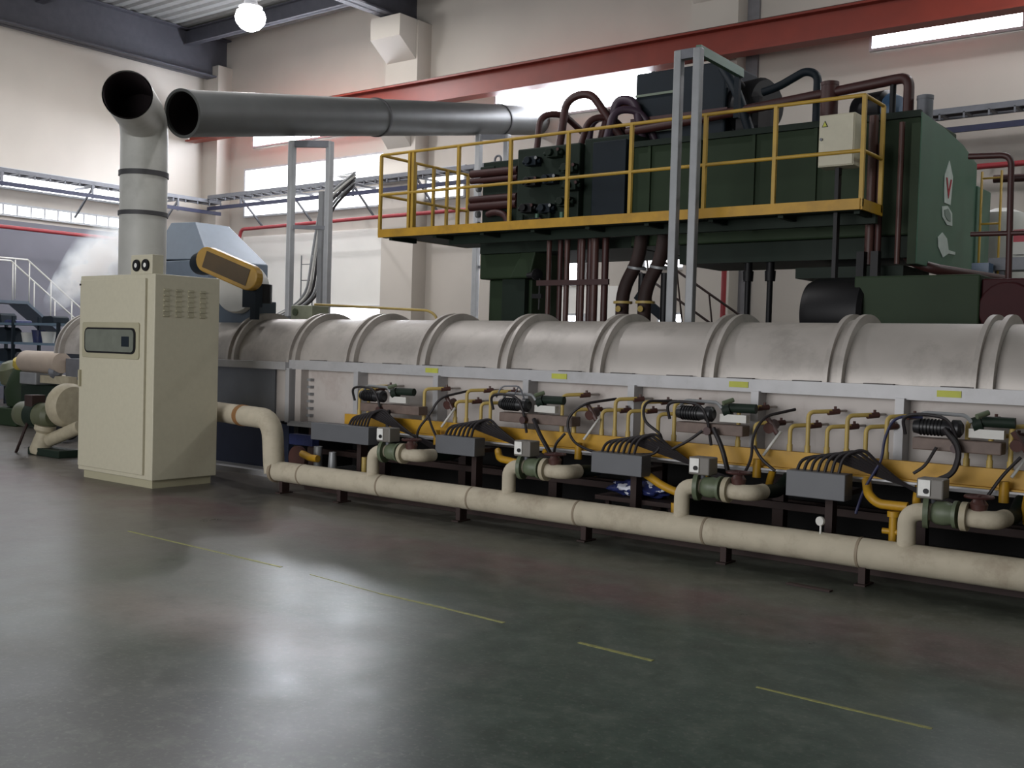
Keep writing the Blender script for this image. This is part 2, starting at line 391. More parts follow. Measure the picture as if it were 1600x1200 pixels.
# ------------------------------------------------------------------ floor marking
ln = MB()
LP = [(-7.93, 5.07), (-5.93, 5.02), (-5.6, 5.0), (-4.855, 4.93), (-4.3, 4.93), (-3.81, 4.91), (-3.6, 4.88), (-3.25, 4.865), (-2.7, 4.84), (-2.17, 4.81), (-1.8, 4.8), (-1.34, 4.795)]
for a, b, wdt in ((0, 1, .028), (2, 3, .008), (3, 4, .03), (4, 5, .028), (7, 8, .03), (9, 10, .024), (10, 11, .024)):
    (x0, y0), (x1, y1) = LP[a], LP[b]; n = 8
    for i in range(n):
        if random.random() < .03: continue
        u0, u1 = i/n, (i+1)/n
        ln.obox((x0+(x1-x0)*u0, y0+(y1-y0)*u0, .001), (x0+(x1-x0)*u1, y0+(y1-y0)*u1, .001), wdt*random.uniform(.75, 1.1), .002)
tag(ln.build('floor_line', mat('worn_yellow_line', '85854A', .6, var=.25, scale=25)), 'worn broken yellow line painted across the green floor', 'floor marking')
tag(MB().obox((-3.03, 7.17, .006), (-2.70, 7.14, .006), .05, .012).build('metal_strip', M_brown), 'dark metal strip lying on the floor in front of the long pipe', 'metal strip')

# ------------------------------------------------------------------ control cabinet
t = thing('control_cabinet', 'tall cream control cabinet with a windowed door standing on the floor', 'cabinet', (-10.73, 7.07, 0))
MB().box(-11.46, -10.0, 6.66, 7.49, .09, 2.31).build('body', M_cream, t, .008)
MB().box(-11.40, -10.05, 6.70, 7.45, 0, .09).build('plinth', M_cream2, t)
d = MB()
# door with a rounded opening
def rrect(x0, x1, z0, z1, r, n=5):
    o = []
    for cx, cz, a0 in ((x1-r, z1-r, 0), (x0+r, z1-r, 90), (x0+r, z0+r, 180), (x1-r, z0+r, 270)):
        for i in range(n+1):
            a = math.radians(a0+90*i/n); o.append((cx+r*math.cos(a), cz+r*math.sin(a)))
    return o
d.box(-11.42, -10.14, 6.63, 6.66, .14, 2.26)
door = d.build('door', M_cream, t, .006)
MB().prism(rrect(-11.34, -10.22, 1.385, 1.785, .03), 'y', 6.615, 6.632).build('window_surround', M_cream2, door, .004)
MB().prism(rrect(-11.275, -10.275, 1.44, 1.725, .07), 'y', 6.605, 6.618).build('window_gasket', M_black, door)
MB().prism(rrect(-11.25, -10.30, 1.46, 1.705, .05), 'y', 6.600, 6.608).build('window_pane', M_glassd, door)
MB().box(-10.52, -10.38, 6.595, 6.603, 1.52, 1.63).build('dark_meter', M_teal, door)
MB().box(-11.395, -11.365, 6.60, 6.63, 1.05, 1.24).build('door_handle', M_cream2, door, .004)
for c in range(4):
    y = 6.80+c*.155; lv = MB(); lv.box(-10.004, -9.997, y-.038, y+.038, 1.85, 2.16)
    for r in range(6): lv.box(-10.002, -9.985, y-.035, y+.035, 1.86+r*.055, 1.875+r*.055)
    lv.build('vent_louvre', mat('louvre_cream', 'A8A38C', .6), t)
MB().box(-11.42, -11.40, 6.62, 6.63, 2.2, 2.2+.02).build('badge', M_black, door)
t = thing('gauge_box', 'small cream box with two round black-rimmed gauges on top of the cabinet', 'instrument', (-10.28, 6.76, 2.31))
MB().box(-10.49, -10.09, 6.68, 6.82, 2.31, 2.52).build('body', M_cream, t, .006)
for x in (-10.37, -10.20):
    g = MB().lathe([(.062, 0), (.066, .01), (.062, .022), (.05, .022)], (x, 6.68, 2.405), (0, -1, 0)).build('gauge', M_black, t)
    MB().lathe([(.05, .020), (.0, .024)], (x, 6.68, 2.405), (0, -1, 0)).build('dial', M_plate, g)

# ------------------------------------------------------------------ exhaust stack and the overhead duct
SX, SY, SR = -13.46, 8.75, .322
t = thing('exhaust_stack', 'upright grey exhaust stack with an open elbow facing the hall, behind the cabinet', 'exhaust pipe', (SX, SY, 1.95))
MB().cyl((SX, SY, 1.9), (SX, SY, 3.98), SR, 40).build('stack_pipe', M_stack, t)
top = rounded([(SX, SY, 3.96), (SX, SY, 4.70), (-12.6, 7.93, 4.78)], .8)
el = MB(); el.sweep(top, SR, 40, caps=False)
e1 = top[-1]; dr = (top[-1]-top[-2]).normalized()
el.build('elbow', M_stack, t)
MB().sweep([p for p in top], SR-.02, 32, caps=False).build('dark_lining', M_inner, t)
MB().lathe([(SR-.02, 0), (0, 0.001)], top[6], dr).build('dark_inside', M_inner, t)
for z, w_ in ((3.93, .035), (3.37, .03)):
    MB().lathe([(SR+.0, -w_), (SR+.018, -w_), (SR+.018, w_), (SR, w_)], (SX, SY, z), n=40).build('joint_band', mat('joint_dark', '3A3A3C', .6), t)
t = thing('overhead_duct', 'long dark grey overhead duct with an open end beside the stack, on pole frames', 'duct', (-13.5, 13, 5.5))
D0, D1 = Vector((-12.93, 9.0, 4.78)), Vector((-14.9, 19.9, 6.92))
u = (D1-D0).normalized()
def dpt(s): return D0+u*s
DL = (D1-D0).length
MB().sweep([dpt(0), dpt(DL)], .325, 44, caps=False).build('duct_shell', M_duct, t)
MB().sweep([dpt(0.0), dpt(DL)], .305, 36, caps=False).build('duct_lining', M_inner, t)
MB().lathe([(.325, -.01), (.34, -.01), (.34, .04), (.325, .04), (.30, .04), (.30, -.01), (.325, -.01)], dpt(0), u, 44, False).build('end_rim', M_duct, t)
for s_ in (4.75, 9.4):
    MB().lathe([(.325, -.03), (.345, -.02), (.345, .02), (.325, .03)], dpt(s_), u, 44).build('joint_band', mat('joint_dark', '3A3A3C', .6), t)

# ------------------------------------------------------------------ pole frames
M_pole_lit = mat('pole_lit', 'B2B4B6', .4, metal=.3, var=.06)  # pole colour lightened to hold the light from the windows
def pole_frame(lab, a, b, zb, zt, r, extra=(), pm=None):
    pm = pm or M_pole
    a, b = Vector(a), Vector(b); t = thing('pole_frame', lab, 'support frame', (a.x, a.y, zb), 'pole frames carrying pipes')
    for p in (a, b):
        MB().box(p.x-r, p.x+r, p.y-r, p.y+r, zb, zt).build('pole', pm, t, .012)
        MB().box(p.x-.12, p.x+.12, p.y-.12, p.y+.12, zb, zb+.02).build('foot_plate', M_pole, t)
    MB().obox((a.x-.02, a.y, zt-.05), (b.x+.02, b.y, zt-.05), .08, .1).build('top_bar', M_tray, t)
    for z in extra: MB().obox((a.x, a.y, z), (b.x, b.y, z), .05, .06).build('cross_bar', M_tray, t)
    return t
pole_frame('pair of grey square poles left of the yellow platform carrying the duct', (-13.42, 11.4, 0), (-12.92, 11.75, 0), 0, 4.86, .05, (3.48,), M_pole_lit)
pole_frame('pair of pale poles behind the left end of the yellow platform carrying the duct', (-14.2, 17.0, 0), (-13.7, 17.3, 0), 0, 6.02, .06, (3.3, 5.0), M_pole_lit)
t = pole_frame('pair of tall grey poles rising in front of the yellow platform', (-5.72, 10.15, 0), (-5.49, 10.15, 0), 0, 4.85, .045)
MB().obox((-5.49, 10.15, 4.83), (-5.7, 11.6, 4.93), .06, .1).build('top_arm', M_greenl, t)
MB().obox((-5.72, 11.55, 4.4), (-5.72, 11.55, 4.95), .06, .06).build('arm_post', M_teal, t)

# hose bundle and ladder between the left poles
hb = thing('hose_bundle', 'bundle of pale and black hoses arching down between the duct poles', 'hoses', (-13.3, 12, 3))
for i in range(5):
    o = i*.05
    MB().tube([(-20.6+o*.3, 19.0, 5.95), (-13.2, 12.6, 4.52-o), (-13.72+o, 12.3, 4.05-o), (-13.7+o*1.4, 12.1, 3.0), (-13.7+o*1.6, 12.0, 2.35), (-14.2+o, 11.4, 1.9)], .022, .5, 8).build('hose', (M_pole, M_white, M_rubber, M_pole, M_rubber)[i], hb)
MB().box(-13.28, -13.18, 11.85, 11.95, 0, 4.1).build('support_post', M_pole, hb)
t = thing('ladder', 'thin steel ladder standing between the duct poles', 'ladder', (-13.7, 12.3, 0))
for x in (-13.95, -13.66): MB().cyl((x, 12.1, 0), (x, 12.1, 3.1), .012, 8).build('stile', M_pole, t)
for i in range(11): MB().cyl((-13.95, 12.1, .25+i*.27), (-13.66, 12.1, .25+i*.27), .009, 6).build('rung', M_pole, t)

# ------------------------------------------------------------------ furnace
FY, FZ = 9.15, 1.36
ft = thing('billet_furnace', 'long silver furnace with a ribbed half-round top on a frame of side panels', 'furnace', (-7, 9.1, 0))
sh = MB(); X0, X1 = -15.4, 3.0
sh.arc(X0, X1, FY, FZ, .53, .56, n=48); sh.build('shell', M_silver, ft)
MB().prism([(FY-.53*math.cos(a*PI/24), FZ+.53*math.sin(a*PI/24)) for a in range(25)], 'x', X0, X0+.05).build('end_plate', M_silver, ft)
rings = [-15.2, -13.6, -12.4, -11.22]+[-10.03+1.17*i for i in range(12)]
rings = [-15.3, -13.7, -12.4, -11.15, -9.98, -8.98, -7.88, -6.76, -5.63, -4.44, -3.29, -2.13, -.95, .2, 1.4]
for x in rings:
    g = MB(); g.arc(x-.075, x-.035, FY, FZ, .55, .635, n=48); g.arc(x+.045, x+.085, FY, FZ, .55, .635, n=48); g.arc(x-.035, x+.045, FY, FZ, .55, .59, n=48)
    g.build('flange_ring', M_silver, ft)
MB().box(-9.98, X1, 8.50, 8.585, 1.30, 1.41).build('side_rail', M_silver2, ft)
MB().box(-13.2, -9.98, 8.44, 8.58, 1.29, 1.38).build('head_rail', M_silver2, ft)
for x in [-9.5+.6*j for j in range(18)]:
    MB().box(x-.12, x+.12, 8.505, 8.56, 1.41, 1.418).build('rail_clip', mat('clip_dark', '4E4A48', .6), ft)
MB().box(-9.97, X1, 8.62, 8.66, .66, 1.32).build('side_panel', M_panel, ft)
for x in [-9.96, -8.79, -7.58, -6.38, -5.16, -3.93, -2.71, -1.5, -.3, .9, 2.1]:
    MB().box(x-.035, x+.035, 8.46, 8.62, .66, 1.31).build('post', M_silver2, ft)
MB().box(-9.97, X1, 8.48, 8.66, .62, .68).build('bottom_rail', M_silver2, ft)
for x in (-7.67, -6.0, -4.1, -2.35):
    MB().box(x-.09, x+.09, 8.493, 8.50, 1.335, 1.385).build('lime_sticker', M_label, ft)
for i in range(6): MB().box(-9.72, -9.66, 8.56, 8.62, .74+i*.085, .77+i*.085).build('step_bracket', M_pole, ft)
MB().box(-9.86, -9.76, 8.5, 8.62, .68, 1.30).build('ladder_strip', M_panel, ft)
# rounded head section left of the first post
h = MB()
for x0, x1 in ((-13.2, -10.35),): h.box(x0, x1, 8.60, 9.7, .62, 1.30)
hd = h.build('head_casing', M_steelblue, ft)
pr = [(-10.35, 8.6)]+[(-10.35+.3*math.sin(a*PI/16), 8.66+.24*(1-math.cos(a*PI/16))-.06) for a in range(9)]
MB().cyl((-10.20, 8.72, .66), (-10.20, 8.72, 1.3), .17, 24).build('corner_tube', M_panel, ft)
MB().box(-13.2, -10.1, 8.62, 9.68, .06, .62).build('head_base', mat('steel_blue_dark', '30384E', .35, metal=.3), ft)
MB().box(-13.3, -9.95, 8.3, 9.75, 0, .06).build('head_plinth', M_silver2, ft)
# dark underframe; black back sheet added so no light shows through
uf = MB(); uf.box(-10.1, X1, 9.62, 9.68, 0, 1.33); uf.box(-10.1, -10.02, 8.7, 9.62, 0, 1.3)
uf.build('back_light_block', M_darkback, ft)
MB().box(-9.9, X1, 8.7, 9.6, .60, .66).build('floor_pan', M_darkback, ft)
for x in [-9.8+1.2*i for i in range(11)]:
    MB().box(x-.05, x+.05, 8.72, 8.82, 0, .6).build('leg', M_brown, ft)
MB().box(-9.8, X1, 8.66, 8.74, .30, .36).box(-9.8, X1, 8.50, 8.56, .12, .17).box(-9.8, X1, 9.3, 9.36, .2, .3).build('underframe_beam', M_brown, ft)
for x in [-9.2+1.2*i for i in range(10)]:
    MB().box(x-.03, x+.03, 8.46, 8.72, .04, .12).build('track_bracket', M_brown, ft)

# ------------------------------------------------------------------ lagged air pipe on the floor
ap = thing('lagged_air_pipe', 'long white lagged air pipe lying on low feet along the front of the furnace', 'pipe', (-4, 7.55, 0))
PZ, PR = .225, .108
MB().sweep([(-9.02, 7.55, PZ), (3.0, 7.55, PZ)], PR, 32).build('pipe_run', M_lag, ap)
for x in [-8.6, -7.43, -6.265, -5.08, -3.867, -2.649, -1.45, -.25]:
    MB().lathe([(PR, -.012), (PR+.004, -.008), (PR+.004, .008), (PR, .012)], (x, 7.55, PZ), (1, 0, 0), 32).build('seam_band', mat('seam_brown', '8A7D6A', .7), ap)
for x in [-8.9, -8.0, -6.4, -5.0, -3.7, -2.62, -1.2, 0.]:
    f = MB(); f.box(x-.025, x+.025, 7.5, 7.6, 0, .13); f.box(x-.04, x+.04, 7.46, 7.64, 0, .012); f.build('pipe_foot', M_brown, ap)
MB().sweep(rounded([(-11.6, 8.05, .78), (-9.62, 7.62, .78), (-9.12, 7.55, .78), (-9.08, 7.55, .32), (-9.06, 7.55, .2)], .28), .115, 28).build('riser_elbow', M_lag, ap)
MB().lathe([(.118, -.05), (.122, -.04), (.122, .04), (.118, .05)], (-9.75, 7.65, .78), (-.98, .2, 0), 28).build('rust_band', mat('rust_patch', '8A6238', .8), ap)
MB().lathe([(.11, -.02), (.125, -.02), (.125, .02), (.11, .02)], (-9.03, 7.55, .225), (1, 0, 0), 28).build('seam_band', mat('seam_brown', '8A7D6A', .7), ap)

# four control valves branching from the pipe
VX = [-7.57, -5.85, -4.10, -2.335]
VL = ['air valve with white elbow, farthest left along the lagged pipe', 'air valve between the left pair of grey junction boxes and the middle box',
      'air valve with white elbow just right of the blue plastic-wrapped bundle', 'air valve with white elbow nearest the camera, behind the pipe at right']
for i, x in enumerate(VX):
    t = thing('air_control_valve', VL[i], 'valve', (x, 7.55, .3), 'air control valves on the lagged pipe')
    MB().sweep(rounded([(x, 7.55, .28), (x, 7.55, .55), (x+.16, 7.6, .57)], .17), .062, 20).build('inlet_elbow', M_lag, t)
    MB().lathe([(.06, -.02), (.115, -.02), (.115, .015), (.06, .015)], (x+.12, 7.59, .565), (1, .2, 0), 24).build('flange', M_valve, t)
    MB().lathe([(.06, 0), (.08, .03), (.085, .09), (.07, .15), (.095, .15), (.095, .175), (.05, .175)], (x+.15, 7.6, .565), (1, 0, 0), 22).build('valve_body', M_valve, t)
    MB().lathe([(.05, -.02), (.1, -.02), (.1, .02), (.05, .02)], (x+.37, 7.6, .56), (1, 0, 0), 24).build('outlet_flange', M_flange, t)
    MB().sweep(rounded([(x+.36, 7.6, .555), (x+.565, 7.6, .55), (x+.575, 7.80, .55)], .1), .062, 18).build('outlet_elbow', M_lag, t)
    MB().sweep(rounded([(x+.575, 7.78, .55), (x+.575, 8.1, .53), (x+.575, 8.3, .62)], .14), .055, 18).build('outlet_tail', M_greend, t)
    a = MB().box(x+.06, x+.24, 7.53, 7.68, .66, .80).build('actuator', M_act, t, .01)
    MB().box(x+.075, x+.155, 7.518, 7.53, .68, .79).build('white_plate', M_plate, a)
    MB().lathe([(.018, 0), (.018, .012)], (x+.13, 7.518, .715), (0, -1, 0), 12).build('dark_dial', M_black, a)
    MB().cyl((x+.15, 7.6, .62), (x+.15, 7.6, .67), .025, 12).build('stem', M_tray, t)
    hw = MB(); hw.sweep([(x+.45+.09*math.cos(k*PI/8), 7.62+.09*math.sin(k*PI/8), .70) for k in range(17)], .01, 6, False)
    hw.cyl((x+.36, 7.62, .70), (x+.54, 7.62, .70), .008, 6).cyl((x+.45, 7.62, .56), (x+.45, 7.62, .71), .014, 8); hw.build('handwheel', M_rust, t)
    MB().lathe([(.05, 0), (.06, .05), (.03, .09)], (x+.45, 7.62, .60), (0, 0, 1), 14).build('bonnet', M_rustl, t)
t = thing('dial_thermometer', 'white round dial thermometer standing on the long lagged pipe', 'gauge', (-2.94, 7.5, .33))
MB().cyl((-2.94, 7.52, .31), (-2.94, 7.52, .40), .008, 8).build('stem', M_plate, t)
MB().lathe([(.0, -.012), (.033, -.012), (.035, 0), (.033, .012), (0, .012)], (-2.94, 7.51, .42), (-.25, -1, 0), 20).build('dial', M_white, t)

# ------------------------------------------------------------------ grey junction boxes with cable bundles
JB = [(-8.78, -7.90, .575, .76), (-6.97, -6.47, .575, .75), (-5.14, -4.63, .555, .735), (-3.34, -2.875, .54, .74)]
JL = ['long grey junction box left of the first air valve', 'short grey junction box between the first and second air valves',
      'grey junction box between the second and third air valves', 'grey junction box between the third and fourth air valves']
for i, (x0, x1, z0, z1) in enumerate(JB):
    t = thing('junction_box', JL[i], 'junction box', (x0, 7.8, z0), 'grey junction boxes in front of the furnace')
    MB().box(x0, x1, 7.8, 7.96, z0, z1).build('box_body', M_gbox, t, .006)
    MB().box(x0+.02, x1-.02, 7.96, 8.2, z0+.03, z0+.07).box((x0+x1)/2-.03, (x0+x1)/2+.03, 8.1, 8.2, 0, z0+.05).build('bracket', M_brown, t)
    for j in range(7):
        xs = x1-.38+j*.045 if i == 0 else x0+.05+j*.055
        xe = x1+.22; ye = 8.08
        hgt = .10+.012*j
        MB().sweep(rounded([(xs, 7.88, z1-.02), (xs+.02, 7.92, z1+hgt*.8), (xs+.16, 7.97, z1+hgt+.02), (xs+.36-.02*j, 8.0, z1+hgt*.6), (xe+.12, ye, z1-.06), (xe+.5, 8.12, z1-.16-.012*j)], .12), .013, 7).build('cable', M_rubber, t)

# ------------------------------------------------------------------ yellow gas manifold with risers
gm = thing('gas_manifold', 'yellow gas manifold channel with rows of hooked riser pipes along the furnace', 'gas manifold', (-5, 8.2, .7))
MB().box(-8.68, X1, 8.20, 8.26, .70, .845).box(-8.68, X1, 8.14, 8.26, .70, .712).build('channel', M_yellow, gm)
MB().box(-8.72, X1, 8.10, 8.20, .685, .70).build('channel_flange', M_silver2, gm)
hooks = [(-7.54, 1.17), (-7.11, 1.06), (-6.96, 1.18), (-6.77, 1.06), (-6.65, 1.18), (-5.78, 1.19), (-5.64, 1.06), (-5.33, 1.07), (-5.19, 1.18), (-5.05, 1.08), (-4.9, 1.17), (-4.74, 1.07), (-4.58, 1.18),
         (-3.97, 1.17), (-3.82, 1.05), (-3.51, 1.05), (-3.36, 1.17), (-3.2, 1.06), (-3.04, 1.16), (-2.89, 1.08), (-2.73, 1.17), (-2.14, 1.18), (-1.98, 1.07), (-1.84, 1.15), (-1.68, 1.06), (-1.52, 1.16), (-8.5, 1.12), (-8.36, 1.16)]
for x, z in hooks:
    MB().sweep(rounded([(x, 8.25, .82), (x, 8.25, z), (x+.13, 8.40, z+.01)], .05), .0175, 10).cyl((x, 8.25, .84), (x, 8.25, .90), .023, 10).build('riser_pipe', M_yelpipe, gm)
    e = MB().cyl((x+.11, 8.38, z), (x+.17, 8.46, z+.01), .024, 10).cyl((x+.15, 8.43, z), (x+.15, 8.43, z+.05), .012, 8).build('cock_valve', M_rustl, gm)
    MB().cyl((x+.15, 8.44, z+.01), (x+.17, 8.64, z+.01), .010, 8).build('burner_tube', M_panel, gm)
for x in [-8.0, -7.2, -5.9, -5.3, -4.2, -3.62, -2.45, -1.7]:
    MB().sweep(rounded([(x, 8.2, .70), (x, 8.12, .58), (x+.03, 8.05, .5)], .06), .03, 12).build('drop_pipe', M_yellow, gm)

# burner igniter units
UL = ['black burner blower unit at the left end of the yellow manifold', 'black burner blower unit above the second air valve, lid propped up',
      'black burner blower unit above the third air valve', 'black burner blower unit nearest the camera on the yellow manifold']
for i, (x, z) in enumerate([(-8.38, .93), (-6.46, .94), (-4.52, .97), (-2.53, .98)]):
    t = thing('burner_blower', UL[i], 'burner unit', (x, 8.1, z), 'burner blower units above the manifold')
    MB().box(x+.04, x+.9 if i < 2 else x+.66, 8.10, 8.24, z-.03, z+.06).build('tray', M_brownw, t, .008)
    MB().lathe([(.02, 0), (.048, .005), (.056, .04), (.056, .22), (.045, .27), (.065, .28), (.065, .33), (.04, .35)], (x+.04, 8.12, z+.14), (1, 0, 0), 20).build('blower_housing', mat('dark_steel', '2A2A2C', .4, metal=.3), t)
    fn = MB()
    for j in range(7): fn.lathe([(.05, 0), (.063, .003), (.063, .009), (.05, .012)], (x+.09+j*.025, 8.12, z+.14), (1, 0, 0), 18)
    fn.build('cooling_fins', M_black, t)
    MB().cyl((x+.5, 8.2, z+.20), (x+.72, 8.22, z+.20), .04, 14).cyl((x+.44, 8.19, z+.17), (x+.5, 8.2, z+.19), .055, 14).build('air_tube', M_greend, t)
    MB().box(x+.42, x+.66, 8.16, 8.22, z+.08, z+.145).build('white_block', M_white, t)
    MB().tube([(x+.05, 8.15, z+.2), (x+.1, 8.15, z+.245), (x+.4, 8.15, z+.24), (x+.44, 8.15, z+.19)], .014, .04, 8).build('conduit', M_pole, t)
    MB().sweep(rounded([(x, 8.06, z+.08), (x-.02, 8.03, z+.21), (x+.1, 8.03, z+.24), (x+.3, 8.04, z+.22), (x+.36, 8.06, z+.1), (x+.38, 8.1, z-.12)], .07), .013, 8).build('black_cable', M_rubber, t)
    if i == 1:
        MB().sweep(rounded([(x+.03, 8.06, z+.2), (x+.06, 8.1, z+.31), (x+.28, 8.1, z+.32), (x+.34, 8.1, z+.2)], .05), .008, 6).cyl((x+.2, 8.1, z+.2), (x+.27, 8.1, z+.32), .006, 6).build('raised_frame', M_tray, t)
    MB().cyl((x+.36, 8.05, z+.0), (x+.36, 8.12, z+.0), .035, 14).build('regulator', M_rust, t)
    MB().cyl((x+.5, 8.05, z+.24), (x+.56, 8.12, z+.27), .02, 10).build('green_fitting', M_valve, t)

# dangling loose cables, each its own
def cable(pts, lab, r=.0125, m=None):
    o = MB().sweep(rounded(pts, .14), r, 8).build('hanging_cable', m or M_rubber); tag(o, lab, 'cable', 'loose black cables on the furnace front')
cable([(-7.0, 8.36, 1.18), (-7.2, 8.1, 1.1), (-7.28, 8.05, .92), (-7.42, 8.02, .76), (-7.4, 8.0, .58)], 'black cable hanging over the manifold right of the first blower')
cable([(-7.3, 8.05, .92), (-7.22, 8.02, .8), (-7.1, 8.0, .66), (-7.12, 8.0, .56)], 'short black cable forking beside the second grey box')
cable([(-7.9, 8.1, .93), (-7.88, 8.05, .8), (-7.82, 8.02, .66)], 'thick black cable dropping in front of the first blower tray', .02)
cable([(-5.97, 8.06, .96), (-5.88, 8.02, .84), (-5.74, 8.0, .68), (-5.66, 8.0, .56)], 'thick black cable slanting over the manifold below the second blower', .02)
cable([(-5.25, 8.36, 1.18), (-5.45, 8.1, 1.13), (-5.6, 8.05, .98), (-5.5, 8.02, .78), (-5.3, 8.0, .72), (-5.15, 8.0, .70)], 'wide black cable loop between second blower and third grey box')
cable([(-5.6, 8.05, .85), (-5.68, 8.0, .74), (-5.68, 8.0, .62)], 'short black cable left of the wide loop')
cable([(-4.62, 8.36, 1.19), (-4.8, 8.1, 1.19), (-4.78, 8.05, 1.02), (-4.55, 8.02, .9), (-4.6, 8.0, .74), (-4.85, 8.0, .72)], 'black cable hooked down left of the third blower')
cable([(-4.1, 8.05, 1.0), (-4.0, 8.02, .85), (-3.93, 8.0, .66)], 'thick black cable dropping right of the third blower', .02)
cable([(-4.2, 8.05, .97), (-4.3, 8.0, .88), (-4.45, 8.0, .80)], 'thin black cable curling below the third blower')
cable([(-3.52, 8.36, 1.18), (-3.68, 8.1, 1.12), (-3.75, 8.05, .95), (-3.72, 8.0, .78), (-3.8, 8.0, .62)], 'black cable hanging right of the third air valve')
cable([(-3.72, 8.03, .88), (-3.64, 8.0, .78), (-3.52, 8.0, .70)], 'short black cable forking beside the fourth grey box')
cable([(-2.42, 8.1, 1.19), (-2.62, 8.06, 1.19), (-2.68, 8.04, 1.0), (-2.68, 8.02, .86), (-2.8, 7.98, .62), (-2.84, 7.95, .44)], 'dark blue cable drooping left of the nearest blower', .011, mat('cable_blue', '25284A', .5))
cable([(-2.25, 8.04, 1.12), (-2.12, 8.02, .98), (-2.16, 8.0, .8), (-2.28, 8.0, .74)], 'thick black cable curving down the right of the nearest blower', .022)
cable([(-2.3, 8.05, .98), (-2.36, 8.0, .84), (-2.44, 8.0, .78)], 'thin black cable below the nearest blower')
cable([(-1.6, 8.3, 1.18), (-1.62, 8.1, 1.05), (-1.55, 8.05, .9), (-1.42, 8.0, .78)], 'black cable at the right edge of the picture', .018)
cable([(-1.74, 8.1, .95), (-1.84, 8.04, .82), (-1.95, 8.0, .62)], 'short black cable left of the one at the right edge')
# spark plug leads with white ceramic sleeves
for i, (x, lab) in enumerate([(-7.12, 'pale igniter lead with rusty fitting left of the second grey box'), (-5.38, 'pale igniter lead inside the wide black cable loop'), (-3.62, 'pale igniter lead left of the fourth grey box'), (-1.74, 'pale igniter lead at the right edge of the picture')]):
    t = thing('igniter', lab, 'igniter', (x, 8.15, .85), 'igniter leads on the manifold')
    MB().cyl((x-.06, 8.12, .80), (x+.05, 8.2, 1.0), .012, 8).build('ceramic_sleeve', M_white, t)
    MB().cyl((x-.05, 8.18, 1.02), (x-.05, 8.3, 1.05), .045, 12).cyl((x+.02, 8.2, .98), (x-.08, 8.2, 1.12), .022, 8).build('rusty_fitting', M_rustl, t)
    MB().cyl((x-.1, 8.1, .62), (x-.1, 8.1, .77), .035, 12).build('yellow_regulator', M_yellow, t)

# yellow fittings under the manifold
t = thing('yellow_gas_branch', 'bent yellow gas pipe with a tap below the manifold, left of the nearest air valve', 'gas pipe', (-2.6, 7.9, .3))
MB().sweep(rounded([(-2.82, 8.1, .68), (-2.74, 7.92, .6), (-2.66, 7.9, .54), (-2.44, 7.9, .54)], .08), .035, 14).build('pipe', M_yellow, t)
MB().cyl((-2.535, 7.88, .22), (-2.535, 7.88, .47), .03, 12).cyl((-2.61, 7.88, .35), (-2.46, 7.88, .35), .022, 10).cyl((-2.535, 7.88, .46), (-2.535, 7.88, .50), .045, 12).build('tap', M_yellow, t)
t = thing('yellow_gas_branch', 'bent yellow gas pipe beside the blue wrapped bundle', 'gas pipe', (-4.6, 7.9, .3))
MB().sweep(rounded([(-4.95, 8.1, .62), (-4.72, 7.98, .58), (-4.5, 7.95, .48), (-4.35, 7.95, .44)], .08), .035, 14).build('pipe', M_yellow, t)
MB().cyl((-4.36, 7.9, .2), (-4.36, 7.9, .36), .028, 10).build('tap', M_yellow, t)
t = thing('yellow_gas_branch', 'short yellow pipe stub under the long left grey box', 'gas pipe', (-9.0, 8.0, .3))
MB().sweep(rounded([(-9.25, 8.1, .36), (-9.0, 8.0, .34), (-8.88, 8.0, .34)], .05), .04, 12).build('pipe', M_yellow, t)
MB().cyl((-8.15, 8.0, .2), (-8.15, 8.0, .42), .03, 10).build('stub', M_yelpipe, t)
t = thing('yellow_gas_branch', 'short bent yellow pipe left of the second air valve', 'gas pipe', (-6.3, 8.0, .3))
MB().sweep(rounded([(-6.42, 8.1, .62), (-6.32, 8.0, .56), (-6.1, 8.0, .54)], .05), .035, 12).build('pipe', M_yellow, t)
# small machinery under the furnace head
t = thing('drive_gear', 'rusty drive gear cluster on the floor below the furnace, left of the long grey box', 'machine part', (-9.3, 8.2, 0))
MB().box(-9.7, -8.6, 8.1, 8.5, 0, .12).build('base', M_brown, t)
MB().lathe([(.03, 0), (.14, 0), (.14, .05), (.03, .05)], (-9.35, 8.15, .3), (0, -1, 0), 20).build('gear', M_rustl, t)
MB().cyl((-9.1, 8.2, .12), (-9.1, 8.2, .45), .05, 12).cyl((-8.75, 8.1, .1), (-8.75, 8.1, .42), .06, 14, .04).build('post', M_pole, t)
MB().box(-9.6, -9.2, 8.2, 8.3, .44, .56).build('motor', M_bluepl, t)
# blue wrapped bundle
bm = bmesh.new(); bmesh.ops.create_icosphere(bm, subdivisions=4, radius=1)
for v in bm.verts:
    n = v.co.normalized(); k_ = 1+.18*math.sin(7*n.x+3*n.y)*math.cos(5*n.z+2*n.x)+.06*math.sin(19*n.x)*math.sin(17*n.z)
    v.co = Vector((n.x*.30*k_, n.y*.14*k_, n.z*.075*k_))+Vector((-4.97, 8.35, .375))
me = bpy.data.meshes.new('wrapped_bundle'); bm.to_mesh(me); bm.free(); me.polygons.foreach_set('use_smooth', [True]*len(me.polygons)); me.materials.append(M_bluepl)
o = bpy.data.objects.new('wrapped_bundle', me); C.objects.link(o); o['_o'] = [0, 0, 0]; tag(o, 'crumpled blue and white plastic bundle lying under the furnace behind the pipe', 'bundle')
mb_ = bpy.data.materials.new('blue_white_plastic'); mb_.use_nodes = True; nt = mb_.node_tree; b_ = nt.nodes['Principled BSDF']; b_.inputs['Roughness'].default_value = .25
